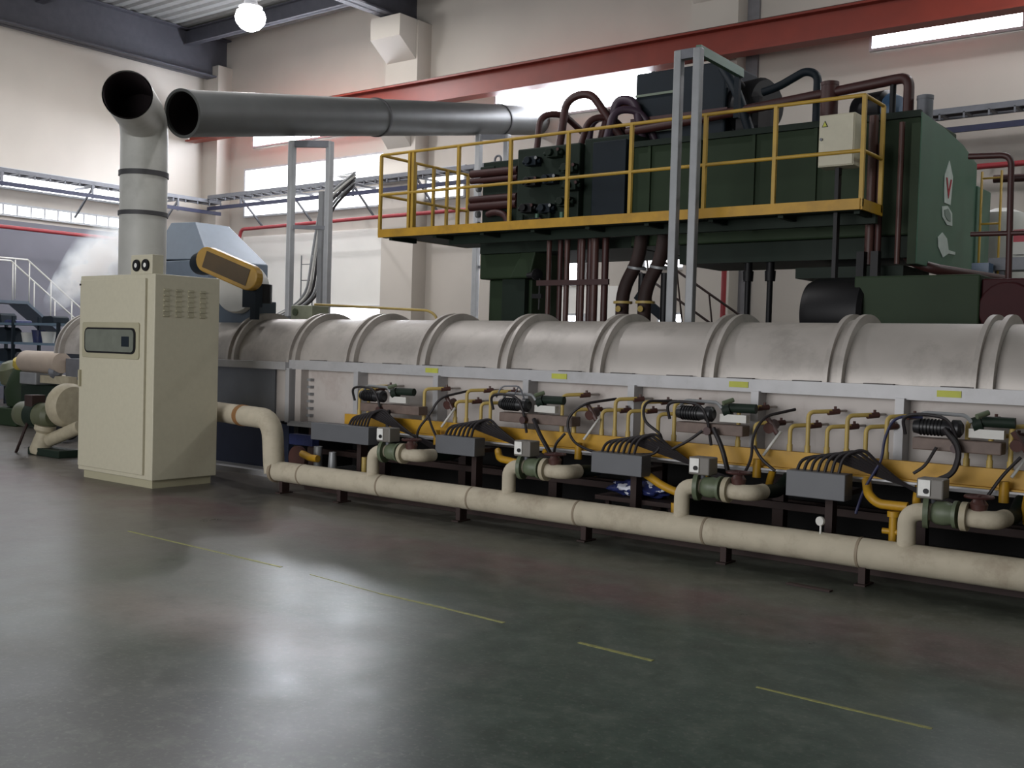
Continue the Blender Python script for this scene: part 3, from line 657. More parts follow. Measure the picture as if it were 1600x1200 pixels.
tx = nt.nodes.new('ShaderNodeTexNoise'); tx.inputs['Scale'].default_value = 7; tx.inputs['Detail'].default_value = 3; tcx = nt.nodes.new('ShaderNodeTexCoord'); nt.links.new(tcx.outputs['Object'], tx.inputs['Vector'])
cr = nt.nodes.new('ShaderNodeValToRGB'); cr.color_ramp.interpolation = 'CONSTANT'; cr.color_ramp.elements[0].color = hexc('2C3566'); cr.color_ramp.elements[1].position = .54; cr.color_ramp.elements[1].color = hexc('D8DCE8')
nt.links.new(tx.outputs['Fac'], cr.inputs[0]); nt.links.new(cr.outputs[0], b_.inputs['Base Color']); me.materials.clear(); me.materials.append(mb_)
tag(MB().box(-5.35, -4.55, 8.2, 8.48, .26, .30).box(-5.3, -5.26, 8.3, 8.34, 0, .26).box(-4.64, -4.6, 8.3, 8.34, 0, .26).build('bench', M_brown), 'low dark bench under the furnace carrying the blue bundle', 'bench')
# dark floor rails between pipe and furnace
for y, lab in ((7.95, 'dark rusty floor rail directly behind the lagged pipe'), (8.25, 'dark rusty floor rail nearer to the furnace')):
    o = MB().box(-9.0, X1, y-.03, y+.03, 0, .1).box(-9.0, X1, y-.05, y+.05, .08, .11).build('floor_rail', M_brown); tag(o, lab, 'rail')

# things standing on or behind the furnace head
t = thing('belt_drive_fan', 'fan with a yellow belt guard and dark motor behind the cabinet, on the furnace head', 'fan', (-11.9, 9.0, 1.9))
p, q = Vector((-11.66, 8.6, 2.66)), Vector((-11.02, 8.75, 2.43)); a = (q-p).normalized(); nrm = Vector((0.28, -1, 0)).normalized(); nrm = (nrm-a*nrm.dot(a)).normalized(); up = a.cross(nrm)*-1
if up.z < 0: up = -up
def capsule(p, q, r, d0, d1):
    o = []
    for c, s0 in ((q, -90), (p, 90)):
        for i in range(11):
            an = math.radians(s0+18*i); o.append(c+a*r*math.cos(an)+up*r*math.sin(an))
    m = MB(); n = len(o); m.add([v+nrm*d0 for v in o]+[v+nrm*d1 for v in o], [(i, (i+1) % n, n+(i+1) % n, n+i) for i in range(n)]+[tuple(range(n)), tuple(range(2*n-1, n-1, -1))]); return m
g = capsule(p, q, .165, -.02, .12).build('belt_guard', M_guard, t, .015)
m = MB(); dd = .125
m.add([p-a*.02+up*.11+nrm*dd, q+a*.03+up*.11+nrm*dd, q+a*.03-up*.11+nrm*dd, p-a*.02-up*.11+nrm*dd], [(0, 1, 2, 3)]); m.build('guard_mesh', M_guardin, g)
MB().lathe([(.07, 0), (.15, .02), (.16, .1), (.16, .42), (.13, .46)], (-12.35, 8.9, 2.66), (1, -.15, 0), 22).build('motor', M_teal, t)
MB().lathe([(.05, 0), (.31, .0), (.33, .04), (.33, .3), (.31, .34), (.05, .34)], (-11.5, 9.1, 2.31), (.28, -1, 0), 30).build('fan_housing', M_white, t)
MB().box(-12.3, -11.2, 8.9, 9.3, 1.86, 2.15).build('base_frame', M_hood, t, .01)
MB().box(-11.25, -10.97, 8.78, 8.88, 2.06, 2.36).box(-11.05, -10.95, 8.75, 8.82, 1.9, 2.26).build('bracket', M_teal, t)
MB().cyl((-11.1, 8.95, 2.12), (-11.1, 8.95, 2.36), .15, 20).build('fan_neck', M_black, t)
t = thing('burner_fan_box', 'pale green box with a round port on top of the furnace left of the poles', 'machine', (-11, 9.5, 1.95))
MB().box(-11.2, -10.78, 9.55, 9.85, 1.86, 2.12).build('body', mat('pale_green', 'A9AE98', .5), t, .01)
MB().lathe([(.05, 0), (.05, .02), (.03, .02)], (-11.1, 9.55, 2.03), (0, -1, 0), 16).build('port', M_valve, t)
MB().box(-11.65, -11.2, 9.6, 9.85, 1.86, 1.98).box(-11.9, -11.2, 9.5, 9.6, 1.86, 1.93).build('duct_stub', M_pole, t)
o = MB().tube([(-11.9, 10.6, 2.19), (-9.65, 10.6, 2.10), (-9.5, 10.6, 2.02), (-9.5, 10.6, 0)], .018, .08).cyl((-11.9, 10.6, 0), (-11.9, 10.6, 2.19), .018, 8).build('hand_rail', M_yelpipe)
tag(o, 'thin pale yellow handrail just above the furnace top below the platform', 'handrail')

# ------------------------------------------------------------------ yellow platform
PX0, PX1, PYF, PZD = -10.62, -3.86, 10.6, 3.14
pt = thing('maintenance_platform', 'steel walkway platform with yellow guard rails in front of the green press', 'platform', (-7.2, 10.9, 3.1))
MB().box(PX0, PX1, PYF, 11.2, PZD, PZD+.03).box(PX0, -9.9, 11.2, 12.5, PZD, PZD+.03).build('deck', M_greend, pt)
MB().box(PX0, PX1, PYF-.02, PYF, PZD-.03, PZD+.08).box(PX1, PX1+.02, PYF, 11.2, PZD-.03, PZD+.08).box(PX0-.02, PX0, PYF, 12.5, PZD+.0, PZD+.08).build('toe_board', M_yellow, pt)
j = MB(); j.box(PX0+.02, PX1, PYF+.05, PYF+.12, PZD-.03, PZD); j.box(PX0+.9, PX1, 11.05, 11.12, PZD-.12, PZD)
for i in range(9): j.box(PX0+.1+i*.82, PX0+.16+i*.82, PYF+.1, 11.2, PZD-.06, PZD)
j.build('joists', M_greend, pt)
RT, RM = PZD+1.11, PZD+.56
for x in (PX0, -9.2, -8.34, -7.46, -6.57, -5.62, -4.8, PX1): MB().box(x-.02, x+.02, PYF-.005, PYF+.035, PZD, RT).build('post', M_yelrail, pt)
MB().box(-10.1, -10.06, PYF, PYF+.04, PZD, RT).box(-10.03, -9.99, PYF, PYF+.04, PZD, RT).build('gate_post', M_yelrail, pt)
for x, y in ((PX1, 11.17), (PX0, 11.3), (PX0, 12.0), (PX0, 12.48), (PX0, 11.7)): MB().box(x-.02, x+.02, y-.02, y+.02, PZD, RT).build('post', M_yelrail, pt)
for z in (RT, RM):
    MB().cyl((PX0, PYF+.015, z), (PX1, PYF+.015, z), .02, 10).cyl((PX1, PYF+.015, z), (PX1, 11.17, z), .02, 10).cyl((PX0, PYF+.015, z), (PX0, 12.48, z), .02, 10).build('guard_rail', M_yelrail, pt)

t = thing('control_box', 'cream electrical control box with a warning triangle on the platform rail', 'control box', (-4.15, 10.7, 3.57))
MB().box(-4.335, -3.96, 10.64, 10.86, 3.57, 4.1).build('box_body', M_cream, t, .008)
MB().box(-4.325, -3.97, 10.628, 10.64, 3.58, 4.09).build('door', M_cream, t, .004)
tri = MB().prism([(-4.30, 3.975), (-4.235, 3.975), (-4.2675, 4.04)], 'y', 10.622, 10.628).build('warning_triangle', M_black, t)
MB().prism([(-4.29, 3.981), (-4.245, 3.981), (-4.2675, 4.027)], 'y', 10.619, 10.622).build('yellow_field', M_label, tri)
MB().lathe([(.015, 0), (.015, .02)], (-4.30, 10.628, 3.85), (0, -1, 0), 12).build('knob', M_tray, t)
MB().box(-4.18, -4.14, 10.72, 10.8, 2.1, 3.57).cyl((-4.16, 10.76, 3.5), (-4.16, 10.76, 3.57), .035, 12).build('support_post', M_black, t)

# ------------------------------------------------------------------ the press
ps = thing('extrusion_press', 'big green press body with a light green end face behind the platform', 'press', (-6, 12.5, 0))
MB().box(-7.15, -3.60, 11.6, 12.9, 2.95, 4.24).build('main_tank', M_green, ps, .02)
for x in (-6.9, -6.2, -5.5, -4.75): MB().box(x-.02, x+.02, 11.57, 11.6, 3.1, 4.2).build('front_rib', M_green, ps)
MB().box(-7.15, -3.6, 11.55, 11.62, 4.19, 4.26).build('top_edge', M_greend, ps)
MB().prism([(11.35, 2.62), (13.5, 2.62), (13.5, 3.98), (12.9, 4.10), (12.2, 4.16), (11.35, 4.19)], 'x', -3.53, -3.52).build('end_face', M_greenl, ps, .008)
MB().box(-3.62, -3.53, 11.35, 12.9, 2.62, 4.08).build('end_frame', M_green, ps)
MB().box(-3.60, -3.5, 13.5, 14.1, 2.62, 3.72).build('end_wing', M_greenl, ps, .01)
# peeled white stickers on the end face
def sticker(pts, name, m, x): MB().prism([(12.1+(y-12.12)*2.6+.25, z) for y, z in pts], 'x', x, x+.006).build(name, m, ps)
M_peel = mat('peeled_white', 'C2CCC6', .6)
sticker([(12.06, 3.66), (12.12, 3.84), (12.18, 3.68), (12.17, 3.5), (12.16, 3.36), (12.07, 3.36), (12.06, 3.5)], 'white_sticker', M_peel, -3.518)
sticker([(12.08, 3.64), (12.12, 3.42), (12.16, 3.64), (12.145, 3.64), (12.12, 3.5), (12.095, 3.64)], 'red_mark', M_sign, -3.512)
sticker([(12.04, 3.31), (12.12, 3.34), (12.19, 3.28), (12.20, 3.14), (12.12, 3.13), (12.05, 3.2)], 'white_sticker', M_peel, -3.518)
sticker([(12.07, 3.28), (12.12, 3.31), (12.16, 3.26), (12.165, 3.18), (12.12, 3.18), (12.08, 3.22)], 'red_mark', mat('peel_grey', '7E8C84', .6), -3.512)  # grey-green mark inside the peeled sticker
sticker([(12.0, 2.96), (12.06, 3.03), (12.13, 2.98), (12.16, 2.86), (12.26, 2.86), (12.26, 2.83), (12.16, 2.82), (12.08, 2.76), (12.01, 2.86)], 'white_sticker', M_peel, -3.518)
MB().box(-6.5, -3.7, 11.7, 12.8, 2.72, 2.95).build('lower_beam', M_greend, ps)
MB().box(-9.7, -7.2, 11.7, 13.4, 2.95, 3.2).build('cross_beam', M_greend, ps)
MB().box(-9.78, -8.85, 11.8, 12.6, 2.60, 2.98).prism([(-9.2, 2.6), (-8.85, 2.6), (-8.75, 2.98), (-9.0, 2.98)], 'y', 11.75, 12.6).build('column_head', M_green, ps, .02)
MB().box(-9.72, -8.95, 11.95, 12.6, 0, 2.60).build('column', M_green, ps, .02)
MB().box(-9.4, -9.0, 11.85, 11.95, 0, 2.6).build('column_web', M_greend, ps)
MB().box(-5.4, -4.75, 14.0, 14.3, 0, 2.9).box(-5.25, -5.0, 13.9, 14.0, 0, 2.9).build('rear_column', M_tray, ps)
MB().box(-6.6, -3.7, 13.0, 13.4, 2.85, 3.1).build('rear_beam', M_greend, ps)
MB().box(-4.9, -3.7, 11.5, 12.4, 2.5, 2.62).build('foot_beam', M_greend, ps)
# left press head with lifting eye and rusty tie bars
hp = thing('press_head_block', 'green block with a lifting eye and rusty horizontal bars at the left of the press', 'press part', (-9.4, 11.7, 3.2))
MB().box(-9.62, -8.98, 11.62, 12.4, 3.18, 4.22).box(-9.66, -9.4, 11.6, 12.0, 4.0, 4.16).build('block', M_greend, hp, .015)
for z, r in ((4.06, .055), (3.96, .04), (3.70, .05), (3.60, .06)):
    MB().cyl((-9.78, 11.56, z), (-8.95, 11.56, z), r, 16).build('tie_bar', M_rust, hp)
MB().sweep([(-9.46+.055*math.cos(k*PI/10), 11.75, 4.27+.055*math.sin(k*PI/10)) for k in range(-2, 13)], .016, 8).box(-9.54, -9.38, 11.68, 11.82, 4.2, 4.235).build('lifting_eye', M_tray, hp)
MB().sweep(rounded([(-9.45, 11.55, 3.48), (-9.3, 11.5, 3.5), (-9.08, 11.5, 3.45), (-9.03, 11.5, 3.18)], .12), .045, 12).build('bent_pipe', M_rust, hp)
for z in (3.86, 3.50, 3.35): MB().lathe([(.02, 0), (.05, .01), (.05, .05), (.02, .06)], (-9.72, 11.62, z), (1, 0, 0), 10).build('bolt', M_pole, hp)

# manifold block with valves
mf = thing('valve_manifold', 'dark green hydraulic valve manifold crowded with valves behind the platform rail', 'valve block', (-8, 11.6, 3.2))
MB().box(-8.92, -7.9, 11.5, 12.4, 3.18, 4.32).box(-7.9, -7.15, 11.6, 12.4, 3.18, 4.38).build('block', M_greend, mf, .02)
MB().box(-7.7, -7.2, 11.5, 11.62, 3.18, 4.3).build('dark_cover', M_teal, mf, .01)
vm = [(-8.6, 4.12), (-8.25, 4.2), (-8.6, 3.85), (-8.3, 3.86), (-8.0, 3.98), (-8.65, 3.5), (-8.35, 3.48), (-8.05, 3.55), (-8.5, 3.3), (-8.2, 3.28), (-7.95, 3.75)]
for i, (x, z) in enumerate(vm):
    v = MB(); v.box(x-.09, x+.09, 11.36, 11.5, z-.06, z+.06); v.cyl((x-.02, 11.30, z), (x-.02, 11.38, z), .05, 14); v.cyl((x+.13, 11.42, z), (x-.16, 11.42, z), .028, 10)
    v.build('valve', (M_teal, M_greend, M_black)[i % 3], mf, .006)
    v2 = MB().lathe([(.0, 0), (.022, .0), (.022, .012), (0, .014)], (x+.1, 11.355, z+.03), (0, -1, 0), 10); v2.build('valve_cap', M_pole if i % 3 == 0 else M_rust, mf)
for i, x in enumerate((-8.75, -8.5, -8.3, -8.1)):
    MB().cyl((x, 11.42, 3.18), (x, 11.42, 3.42), .03, 10).build('riser', M_greenl if i % 2 else M_greend, mf)

# hoses over the manifold
hs = [((-8.75, 11.7, 4.3), (-8.78, 11.8, 4.82), (-8.55, 12.0, 4.86), (-8.4, 12.4, 4.6), .045),
      ((-8.45, 11.8, 4.3), (-8.42, 11.9, 5.02), (-8.1, 12.0, 5.1), (-7.6, 12.08, 4.4), .055),
      ((-8.1, 11.8, 4.32), (-8.05, 11.9, 4.72), (-7.8, 12.1, 4.75), (-7.6, 12.4, 4.4), .045),
      ((-7.95, 12.0, 4.32), (-7.85, 12.1, 4.86), (-7.5, 12.3, 4.9), (-7.25, 12.4, 4.4), .055),
      ((-7.7, 11.8, 4.35), (-7.65, 11.9, 4.80), (-7.35, 12.1, 4.78), (-7.2, 12.2, 4.4), .05),
      ((-7.85, 12.1, 4.35), (-7.75, 12.1, 4.98), (-7.45, 12.1, 4.92), (-7.3, 12.05, 4.4), .06),
      ((-8.25, 12.2, 4.32), (-8.2, 12.2, 4.78), (-7.9, 12.3, 4.8), (-7.9, 12.4, 4.4), .045)]
for i, (a_, b_, c_, d_, r_) in enumerate(hs):
    o = MB().sweep(rounded([a_, b_, c_, d_], .22), r_, 12).build('hydraulic_hose', M_rust if i < 4 else mat('purple_brown', '3A2A38', .5))
    tag(o, ['leftmost small hydraulic hose arching above the valve manifold', 'tallest hydraulic hose arching above the valve manifold', 'hydraulic hose right of the tallest arch on the manifold',
            'thick brown hydraulic hose near the middle of the manifold', 'dark hydraulic hose at the front right of the manifold', 'thick dark hydraulic hose topmost at the right of the manifold', 'short dark hydraulic hose behind the tallest arch'][i], 'hose', 'hydraulic hoses above the manifold')

# upper tank and frame
t = thing('upper_oil_tank', 'dark teal oil tank standing on top of the press behind the tall grey poles', 'tank', (-7, 12.4, 4.3))
MB().box(-7.52, -6.2, 12.2, 13.1, 4.24, 5.30).build('tank', M_teal, t, .03)
MB().box(-7.5, -6.85, 12.17, 12.2, 4.98, 5.01).box(-7.5, -6.9, 12.17, 12.2, 4.50, 4.53).build('pale_strip', mat('pale_strip', '6E7A6A', .5), t)
MB().box(-7.55, -6.15, 12.15, 12.22, 4.62, 4.70).build('rust_band', M_rust, t)
MB().box(-6.05, -5.75, 12.2, 12.6, 4.24, 4.8).lathe([(.3, 0), (.34, .03), (.34, .35), (.3, .4)], (-6.15, 12.6, 4.75), (1, -.3, 0), 24).build('pump_housing', M_black, t)
o = MB().sweep(rounded([(-6.25, 12.2, 5.2), (-5.95, 12.0, 4.85), (-5.75, 12.0, 4.3)], .3), .06, 12).build('suction_pipe', M_teal); tag(o, 'dark curved suction pipe right of the upper tank', 'pipe')
o = MB().sweep(rounded([(-6.1, 12.3, 5.05), (-5.85, 12.25, 4.72), (-5.9, 12.2, 4.3)], .2), .05, 12).build('suction_pipe', M_black); tag(o, 'black pipe under the frame arm right of the upper tank', 'pipe')
o = MB().tube([(-5.75, 12.3, 4.86), (-5.55, 12.3, 4.9), (-5.2, 12.3, 5.05), (-5.05, 12.3, 4.98), (-5.05, 12.3, 4.3)], .05, .15).build('suction_pipe', M_teal); tag(o, 'dark pipe bending over right of the tall poles like a hook', 'pipe')
o = MB().tube([(-7.5, 12, 4.50), (-6.35, 12.0, 4.56), (-4.1, 12.0, 4.72), (-3.86, 11.95, 4.72), (-3.84, 11.9, 2.75), (-3.5, 11.7, 2.60), (-2.95, 12.6, 2.52)], .058, .28, 14).build('long_hydraulic_pipe', M_rust)
tag(o, 'long red-brown pipe over the press top that bends down at its right end', 'pipe')
for i, (x, y, z0, z1, r, lab) in enumerate([(-4.78, 12.0, 4.24, 4.80, .10, 'brown upright canister on the press below the long pipe'), (-3.68, 11.95, 4.18, 4.50, .085, 'grey upright canister on the right end of the press')]):
    o = MB().lathe([(r*1.3, 0), (r*1.3, .05), (r, .06), (r, z1-z0-.05), (r*1.05, z1-z0-.05), (r*1.05, z1-z0-.01), (r*.7, z1-z0)], (x, y, z0), n=22).build('filter_canister', M_rust if i == 0 else M_tray); tag(o, lab, 'canister')
t = thing('pump_motor', 'dark electric motor with a blue cap on the press behind the control box', 'motor', (-4.35, 12.1, 4.24))
MB().lathe([(.1, 0), (.2, .02), (.22, .08), (.22, .4), (.16, .45)], (-4.55, 12.3, 4.45), (1, -.25, 0), 22).box(-4.45, -4.2, 12.1, 12.4, 4.24, 4.32).build('motor_body', M_black, t)
MB().lathe([(.2, 0), (.21, .03), (.16, .12), (.05, .14)], (-4.14, 12.2, 4.42), (1, -.25, 0), 22).build('blue_cap', mat('cap_blue', '3E5A78', .35), t)
o = MB().tube([(-4.05, 12.0, 4.70), (-4.05, 12.0, 4.24)], .035).build('down_pipe', M_black); tag(o, 'short dark pipe dropping from the long red-brown pipe', 'pipe')
for i, (x, zb, zt, m_, r_, lab) in enumerate([(-4.02, 2.62, 4.2, M_rustl, .05, 'brown vertical pipe between the platform end and the press end face'), (-3.93, 2.6, 3.9, M_rust, .035, 'thin dark red vertical pipe beside the press end face'), (-3.72, 2.62, 4.1, M_rustl, .03, 'thin brown vertical pipe against the light green end face')]):
    o = MB().cyl((x, 11.35, zb), (x, 11.35, zt), r_, 12).build('vertical_pipe', m_); tag(o, lab, 'pipe')

# rusty vertical pipes below the platform
xs = [(-8.27, .033), (-8.13, .035), (-7.98, .036), (-7.82, .036), (-7.74, .035), (-7.66, .04), (-7.55, .05), (-7.43, .045)]
nm = ['first', 'second', 'third', 'fourth', 'fifth', 'sixth', 'seventh', 'last']
for i, (x, r_) in enumerate(xs):
    o = MB().cyl((x, 11.4+.06*(i % 2), 0), (x, 11.4+.06*(i % 2), 3.12), r_, 14).build('upright_pipe', M_rust if i % 2 else M_rustl)
    tag(o, '%s from the left of the rusty upright pipes under the platform' % nm[i], 'pipe', 'rusty upright pipes under the platform')
o = MB().box(-8.42, -7.3, 11.335, 11.37, 2.46, 2.53).build('pipe_clamp_bar', M_rust); tag(o, 'flat clamp bar across the rusty upright pipes', 'clamp bar')
t = thing('gate_valve', 'black valve handle left of the rusty upright pipes', 'valve', (-8.6, 11.45, 2.3))
MB().lathe([(.03, 0), (.08, .01), (.08, .05), (.03, .06)], (-8.55, 11.5, 2.62), (1, -.6, 0), 16).cyl((-8.75, 11.6, 2.62), (-8.5, 11.5, 2.62), .04, 10).cyl((-8.45, 11.45, 2.15), (-8.45, 11.45, 2.56), .012, 8).box(-8.55, -8.4, 11.42, 11.48, 2.3, 2.36).build('valve_body', M_black, t)
# dark elbow hoses
for i, x in enumerate((-7.0, -6.68)):
    t = thing('elbow_fitting', ['left one of two dark elbow pipes with pale flanges under the press', 'right one of two dark elbow pipes with pale flanges under the press'][i], 'pipe fitting', (x, 11.5, 1.8), 'dark elbow pipes under the press')
    MB().sweep(rounded([(x+.05, 11.55, 3.1), (x+.03, 11.5, 2.75), (x-.12, 11.4, 2.4), (x-.12, 11.4, 1.7)], .25), .085, 16).build('elbow_pipe', M_brown, t)
    MB().lathe([(.08, 0), (.12, 0), (.12, .03), (.08, .03)], (x+.02, 11.49, 2.66), (.2, -.1, 1), 20).build('pale_flange', M_pole, t)
    MB().lathe([(.08, 0), (.12, 0), (.12, .03), (.08, .03)], (x-.11, 11.4, 2.22), (0, 0, 1), 20).lathe([(.02, 0), (.04, .01), (.0, .04)], (x-.1, 11.28, 2.15), (0, -1, 0), 10).build('brass_flange', M_yelpipe, t)
    MB().cyl((x+.1, 11.5, 1.6), (x+.1, 11.5, 2.6), .05, 12).build('back_pipe', M_black, t)
for x, y, lab in ((-5.62, 11.8, 'left of two black hydraulic rods standing under the press'), (-5.34, 11.8, 'right of two black hydraulic rods standing under the press')):
    o = MB().lathe([(.035, 0), (.035, 2.50), (.06, 2.50), (.065, 2.62), (.05, 2.62), (.05, 2.97)], (x, y, 0), n=16).build('hydraulic_rod', M_black); tag(o, lab, 'rod', 'black hydraulic rods')
o = MB().tube([(-8.05, 16, 0), (-8.05, 16, 3.5)], .045).build('red_standpipe', M_fire); tag(o, 'thin red standpipe behind the stairs under the press', 'pipe')
# stairs behind
t = thing('steel_stairs', 'thin dark steel stair rails behind the press, right of the tall poles', 'stairs', (-8, 15.5, 0))
for z in (0, .75):
    MB().cyl((-9.4, 15.5, 3.0+z*.6), (-7.1, 15.5, 1.55+z*.6), .02, 8).build('rail', M_brown, t)
MB().obox((-9.4, 15.5, 2.6), (-5.9, 15.5, .08), .04, .16).build('stringer', M_teal, t)
for i in range(4): MB().cyl((-9.1+i*.6, 15.5, 2.4-i*.42), (-9.25+i*.6, 15.5, 3.35-i*.38), .015, 8).build('baluster', M_brown, t)

# motor and tank above the furnace at the right
t = thing('hydraulic_pump_set', 'black motor coupled to a dark green tank behind the furnace top at right', 'pump', (-3.4, 10.5, 0))
MB().lathe([(.2, 0), (.33, .03), (.37, .12), (.37, .62), (.33, .66)], (-4.36, 10.62, 2.06), (1, 0, 0), 32).build('motor', M_black, t)
MB().box(-3.8, -2.63, 10.35, 11.1, 1.5, 2.42).build('tank', M_green, t, .015)
MB().box(-2.63, -2.0, 10.4, 11.0, 1.5, 2.38).lathe([(.05, 0), (.25, 0), (.25, .03)], (-2.4, 10.4, 2.1), (0, -1, 0), 20).build('dark_red_pump', mat('dark_red', '340E12', .6, spec=.2), t, .02)
MB().box(-4.5, -1.9, 10.3, 11.2, 0, 1.5).build('base', M_greend, t)
for x in (-4.05, -3.9): MB().box(x-.05, x+.03, 11.2, 11.3, 2.3, 2.75).build('bracket', M_black, t)
# right side pipe rail, white tank, rack
t = thing('pipe_railing', 'dark brown tubular railing with a rounded top corner right of the press', 'railing', (-2.7, 11, 2))
MB().tube([(-2.95, 11, 3.62), (-2.56, 11, 3.60), (-2.53, 11, 1.8)], .03, .1).build('corner_tube', M_rust, t)
MB().cyl((-2.9, 11, 2.86), (-1.6, 11, 2.84), .025, 10).build('mid_tube', M_rust, t)
MB().cyl((-3.5, 14.2, 3.9), (-1.6, 14.2, 3.86), .05, 10).build('rear_tube', M_rust, t)
t = thing('access_ladder', 'narrow yellow ladder frame beside the white tank at right', 'ladder', (-3.2, 13, 2.6))
for x in (-3.33, -3.12): MB().cyl((x, 13, 0), (x, 13, 3.8), .014, 8).build('stile', M_yelrail, t)
for z in (3.72, 3.2, 2.6, 2.0, 1.4, .8): MB().cyl((-3.33, 13, z), (-3.12, 13, z), .012, 8).build('rung', M_yelrail, t)
o = MB().lathe([(.3, 0), (.32, .1), (.32, 3.4), (.28, 3.55), (.1, 3.62)], (-3.55, 14.9, 0), n=28).build('white_tank', M_white); tag(o, 'white upright tank behind the yellow ladder at right', 'tank')
t = thing('wall_cabinet_red', 'small red fire box hanging at the right edge above a grey beam', 'fire box', (-2.9, 13, 3))
t.name = 'fire_hose_box'
MB().box(-2.97, -2.6, 13.0, 13.15, 2.98, 3.12).build('red_top', M_sign, t)
MB().box(-2.97, -2.6, 13.0, 13.15, 2.84, 2.98).build('grey_base', M_white, t)
tag(MB().box(-3.2, -1.5, 12.9, 13.2, 2.66, 2.80).box(-3.15, -3.05, 13, 13.1, 0, 2.66).box(-1.7, -1.6, 13, 13.1, 0, 2.66).build('grey_bench_beam', M_tray), 'dark grey beam below the red box at right', 'beam')
tag(MB().box(-3.3, -3.12, 12.6, 12.8, 2.55, 2.72).build('blue_cap_bottle', mat('cap_blue', '3E5A78', .35)), 'small dark blue fitting at the foot of the press end face', 'fitting')
bpy.data.objects['blue_cap_bottle'].name = 'blue_fitting'

# ------------------------------------------------------------------ left background
# fume hood
t = thing('fume_hood', 'large pale blue-grey fume hood behind the stack near the left wall', 'hood', (-21, 14, 3))
hx = [(-21.3, 14.0, 3.4), (-19.1, 14.0, 3.35), (-19.1, 15.6, 3.35), (-21.3, 15.6, 3.4)]; hx2 = [(-20.9, 14.3, 4.25), (-20.0, 14.3, 4.22), (-20.0, 15.2, 4.22), (-20.9, 15.2, 4.25)]
MB().add(hx+hx2, [(0, 1, 5, 4), (1, 2, 6, 5), (2, 3, 7, 6), (3, 0, 4, 7), (4, 5, 6, 7), (0, 3, 2, 1)]).build('hood_shell', M_hood, t, .02)
MB().box(-21.3, -19.1, 14.0, 15.6, 2.75, 3.36).build('hood_skirt', M_hood, t, .02)
for x, y in ((-21.2, 14.1), (-19.2, 14.1), (-21.2, 15.5), (-19.2, 15.5)): MB().box(x-.05, x+.05, y-.05, y+.05, 0, 2.75).build('leg', M_tray, t)
# steam plume
pl = bpy.data.materials.new('steam'); pl.use_nodes = True; nt = pl.node_tree; nt.nodes.remove(nt.nodes['Principled BSDF'])
vs = nt.nodes.new('ShaderNodeVolumeScatter'); vs.inputs['Color'].default_value = (.84, .93, 1, 1)
sc.cycles.volume_bounces = 8
tc = nt.nodes.new('ShaderNodeTexCoord'); mp = nt.nodes.new('ShaderNodeMapping'); nt.links.new(tc.outputs['Generated'], mp.inputs[0])
mp.inputs['Location'].default_value = (-1, -1, -1); mp.inputs['Scale'].default_value = (2, 2, 2)
gr = nt.nodes.new('ShaderNodeTexGradient'); gr.gradient_type = 'SPHERICAL'; nt.links.new(mp.outputs[0], gr.inputs[0])
nz = nt.nodes.new('ShaderNodeTexNoise'); nz.inputs['Scale'].default_value = 3.5; nz.inputs['Detail'].default_value = 6
nt.links.new(tc.outputs['Object'], nz.inputs['Vector'])
mr = nt.nodes.new('ShaderNodeMapRange'); mr.inputs[1].default_value = .35; mr.inputs[2].default_value = .65
nt.links.new(nz.outputs['Fac'], mr.inputs[0])
g2 = nt.nodes.new('ShaderNodeMath'); g2.operation = 'POWER'; nt.links.new(gr.outputs['Fac'], g2.inputs[0]); g2.inputs[1].default_value = 1.6
ml = nt.nodes.new('ShaderNodeMath'); ml.operation = 'MULTIPLY'; nt.links.new(mr.outputs[0], ml.inputs[0]); nt.links.new(g2.outputs[0], ml.inputs[1])
m2 = nt.nodes.new('ShaderNodeMath'); m2.operation = 'MULTIPLY'; nt.links.new(ml.outputs[0], m2.inputs[0]); m2.inputs[1].default_value = 12
nt.links.new(m2.outputs[0], vs.inputs['Density']); nt.links.new(vs.outputs[0], nt.nodes['Material Output'].inputs['Volume'])
pm = MB().lathe([(.01, -1.7), (.10, -2.4), (.42, -1.2), (.68, .2), (.68, 1.2), (.01, 2.1)], (0, 0, 0), (1, 0, 0), 24)
o = pm.build('steam_plume', pl); o.location = (-20.3, 12.2, 3.2); o.rotation_euler = (0, math.radians(-25), 0); tag(o, 'pale blue steam plume drifting down left of the stack', 'steam', None, 'stuff')
# stairs with white handrails on the left wall
t = thing('steel_staircase', 'staircase with thin white handrails along the left wall', 'stairs', (-25.5, 13, 0))
for y_off in (0, 1.0):
    x = -25.9+y_off*.8
    MB().cyl((x, 13.2, 3.45), (x, 15.6, 1.55), .022, 8).cyl((x, 11.5, 3.45), (x, 13.2, 3.45), .022, 8).build('hand_rail', M_white, t)
    for i in range(5): MB().cyl((x, 13.25+i*.55, 3.4-i*.435), (x, 13.25+i*.55, 2.4-i*.435), .016, 8).build('baluster', M_white, t)
    for i in range(3): MB().cyl((x, 11.9+i*.5, 3.45), (x, 11.9+i*.5, 2.5), .016, 8).build('baluster', M_white, t)
MB().obox((-25.5, 13.2, 2.4), (-25.5, 16.0, .2), .9, .06).box(-26, -25, 11.4, 13.2, 2.38, 2.45).build('flight', M_hood, t)
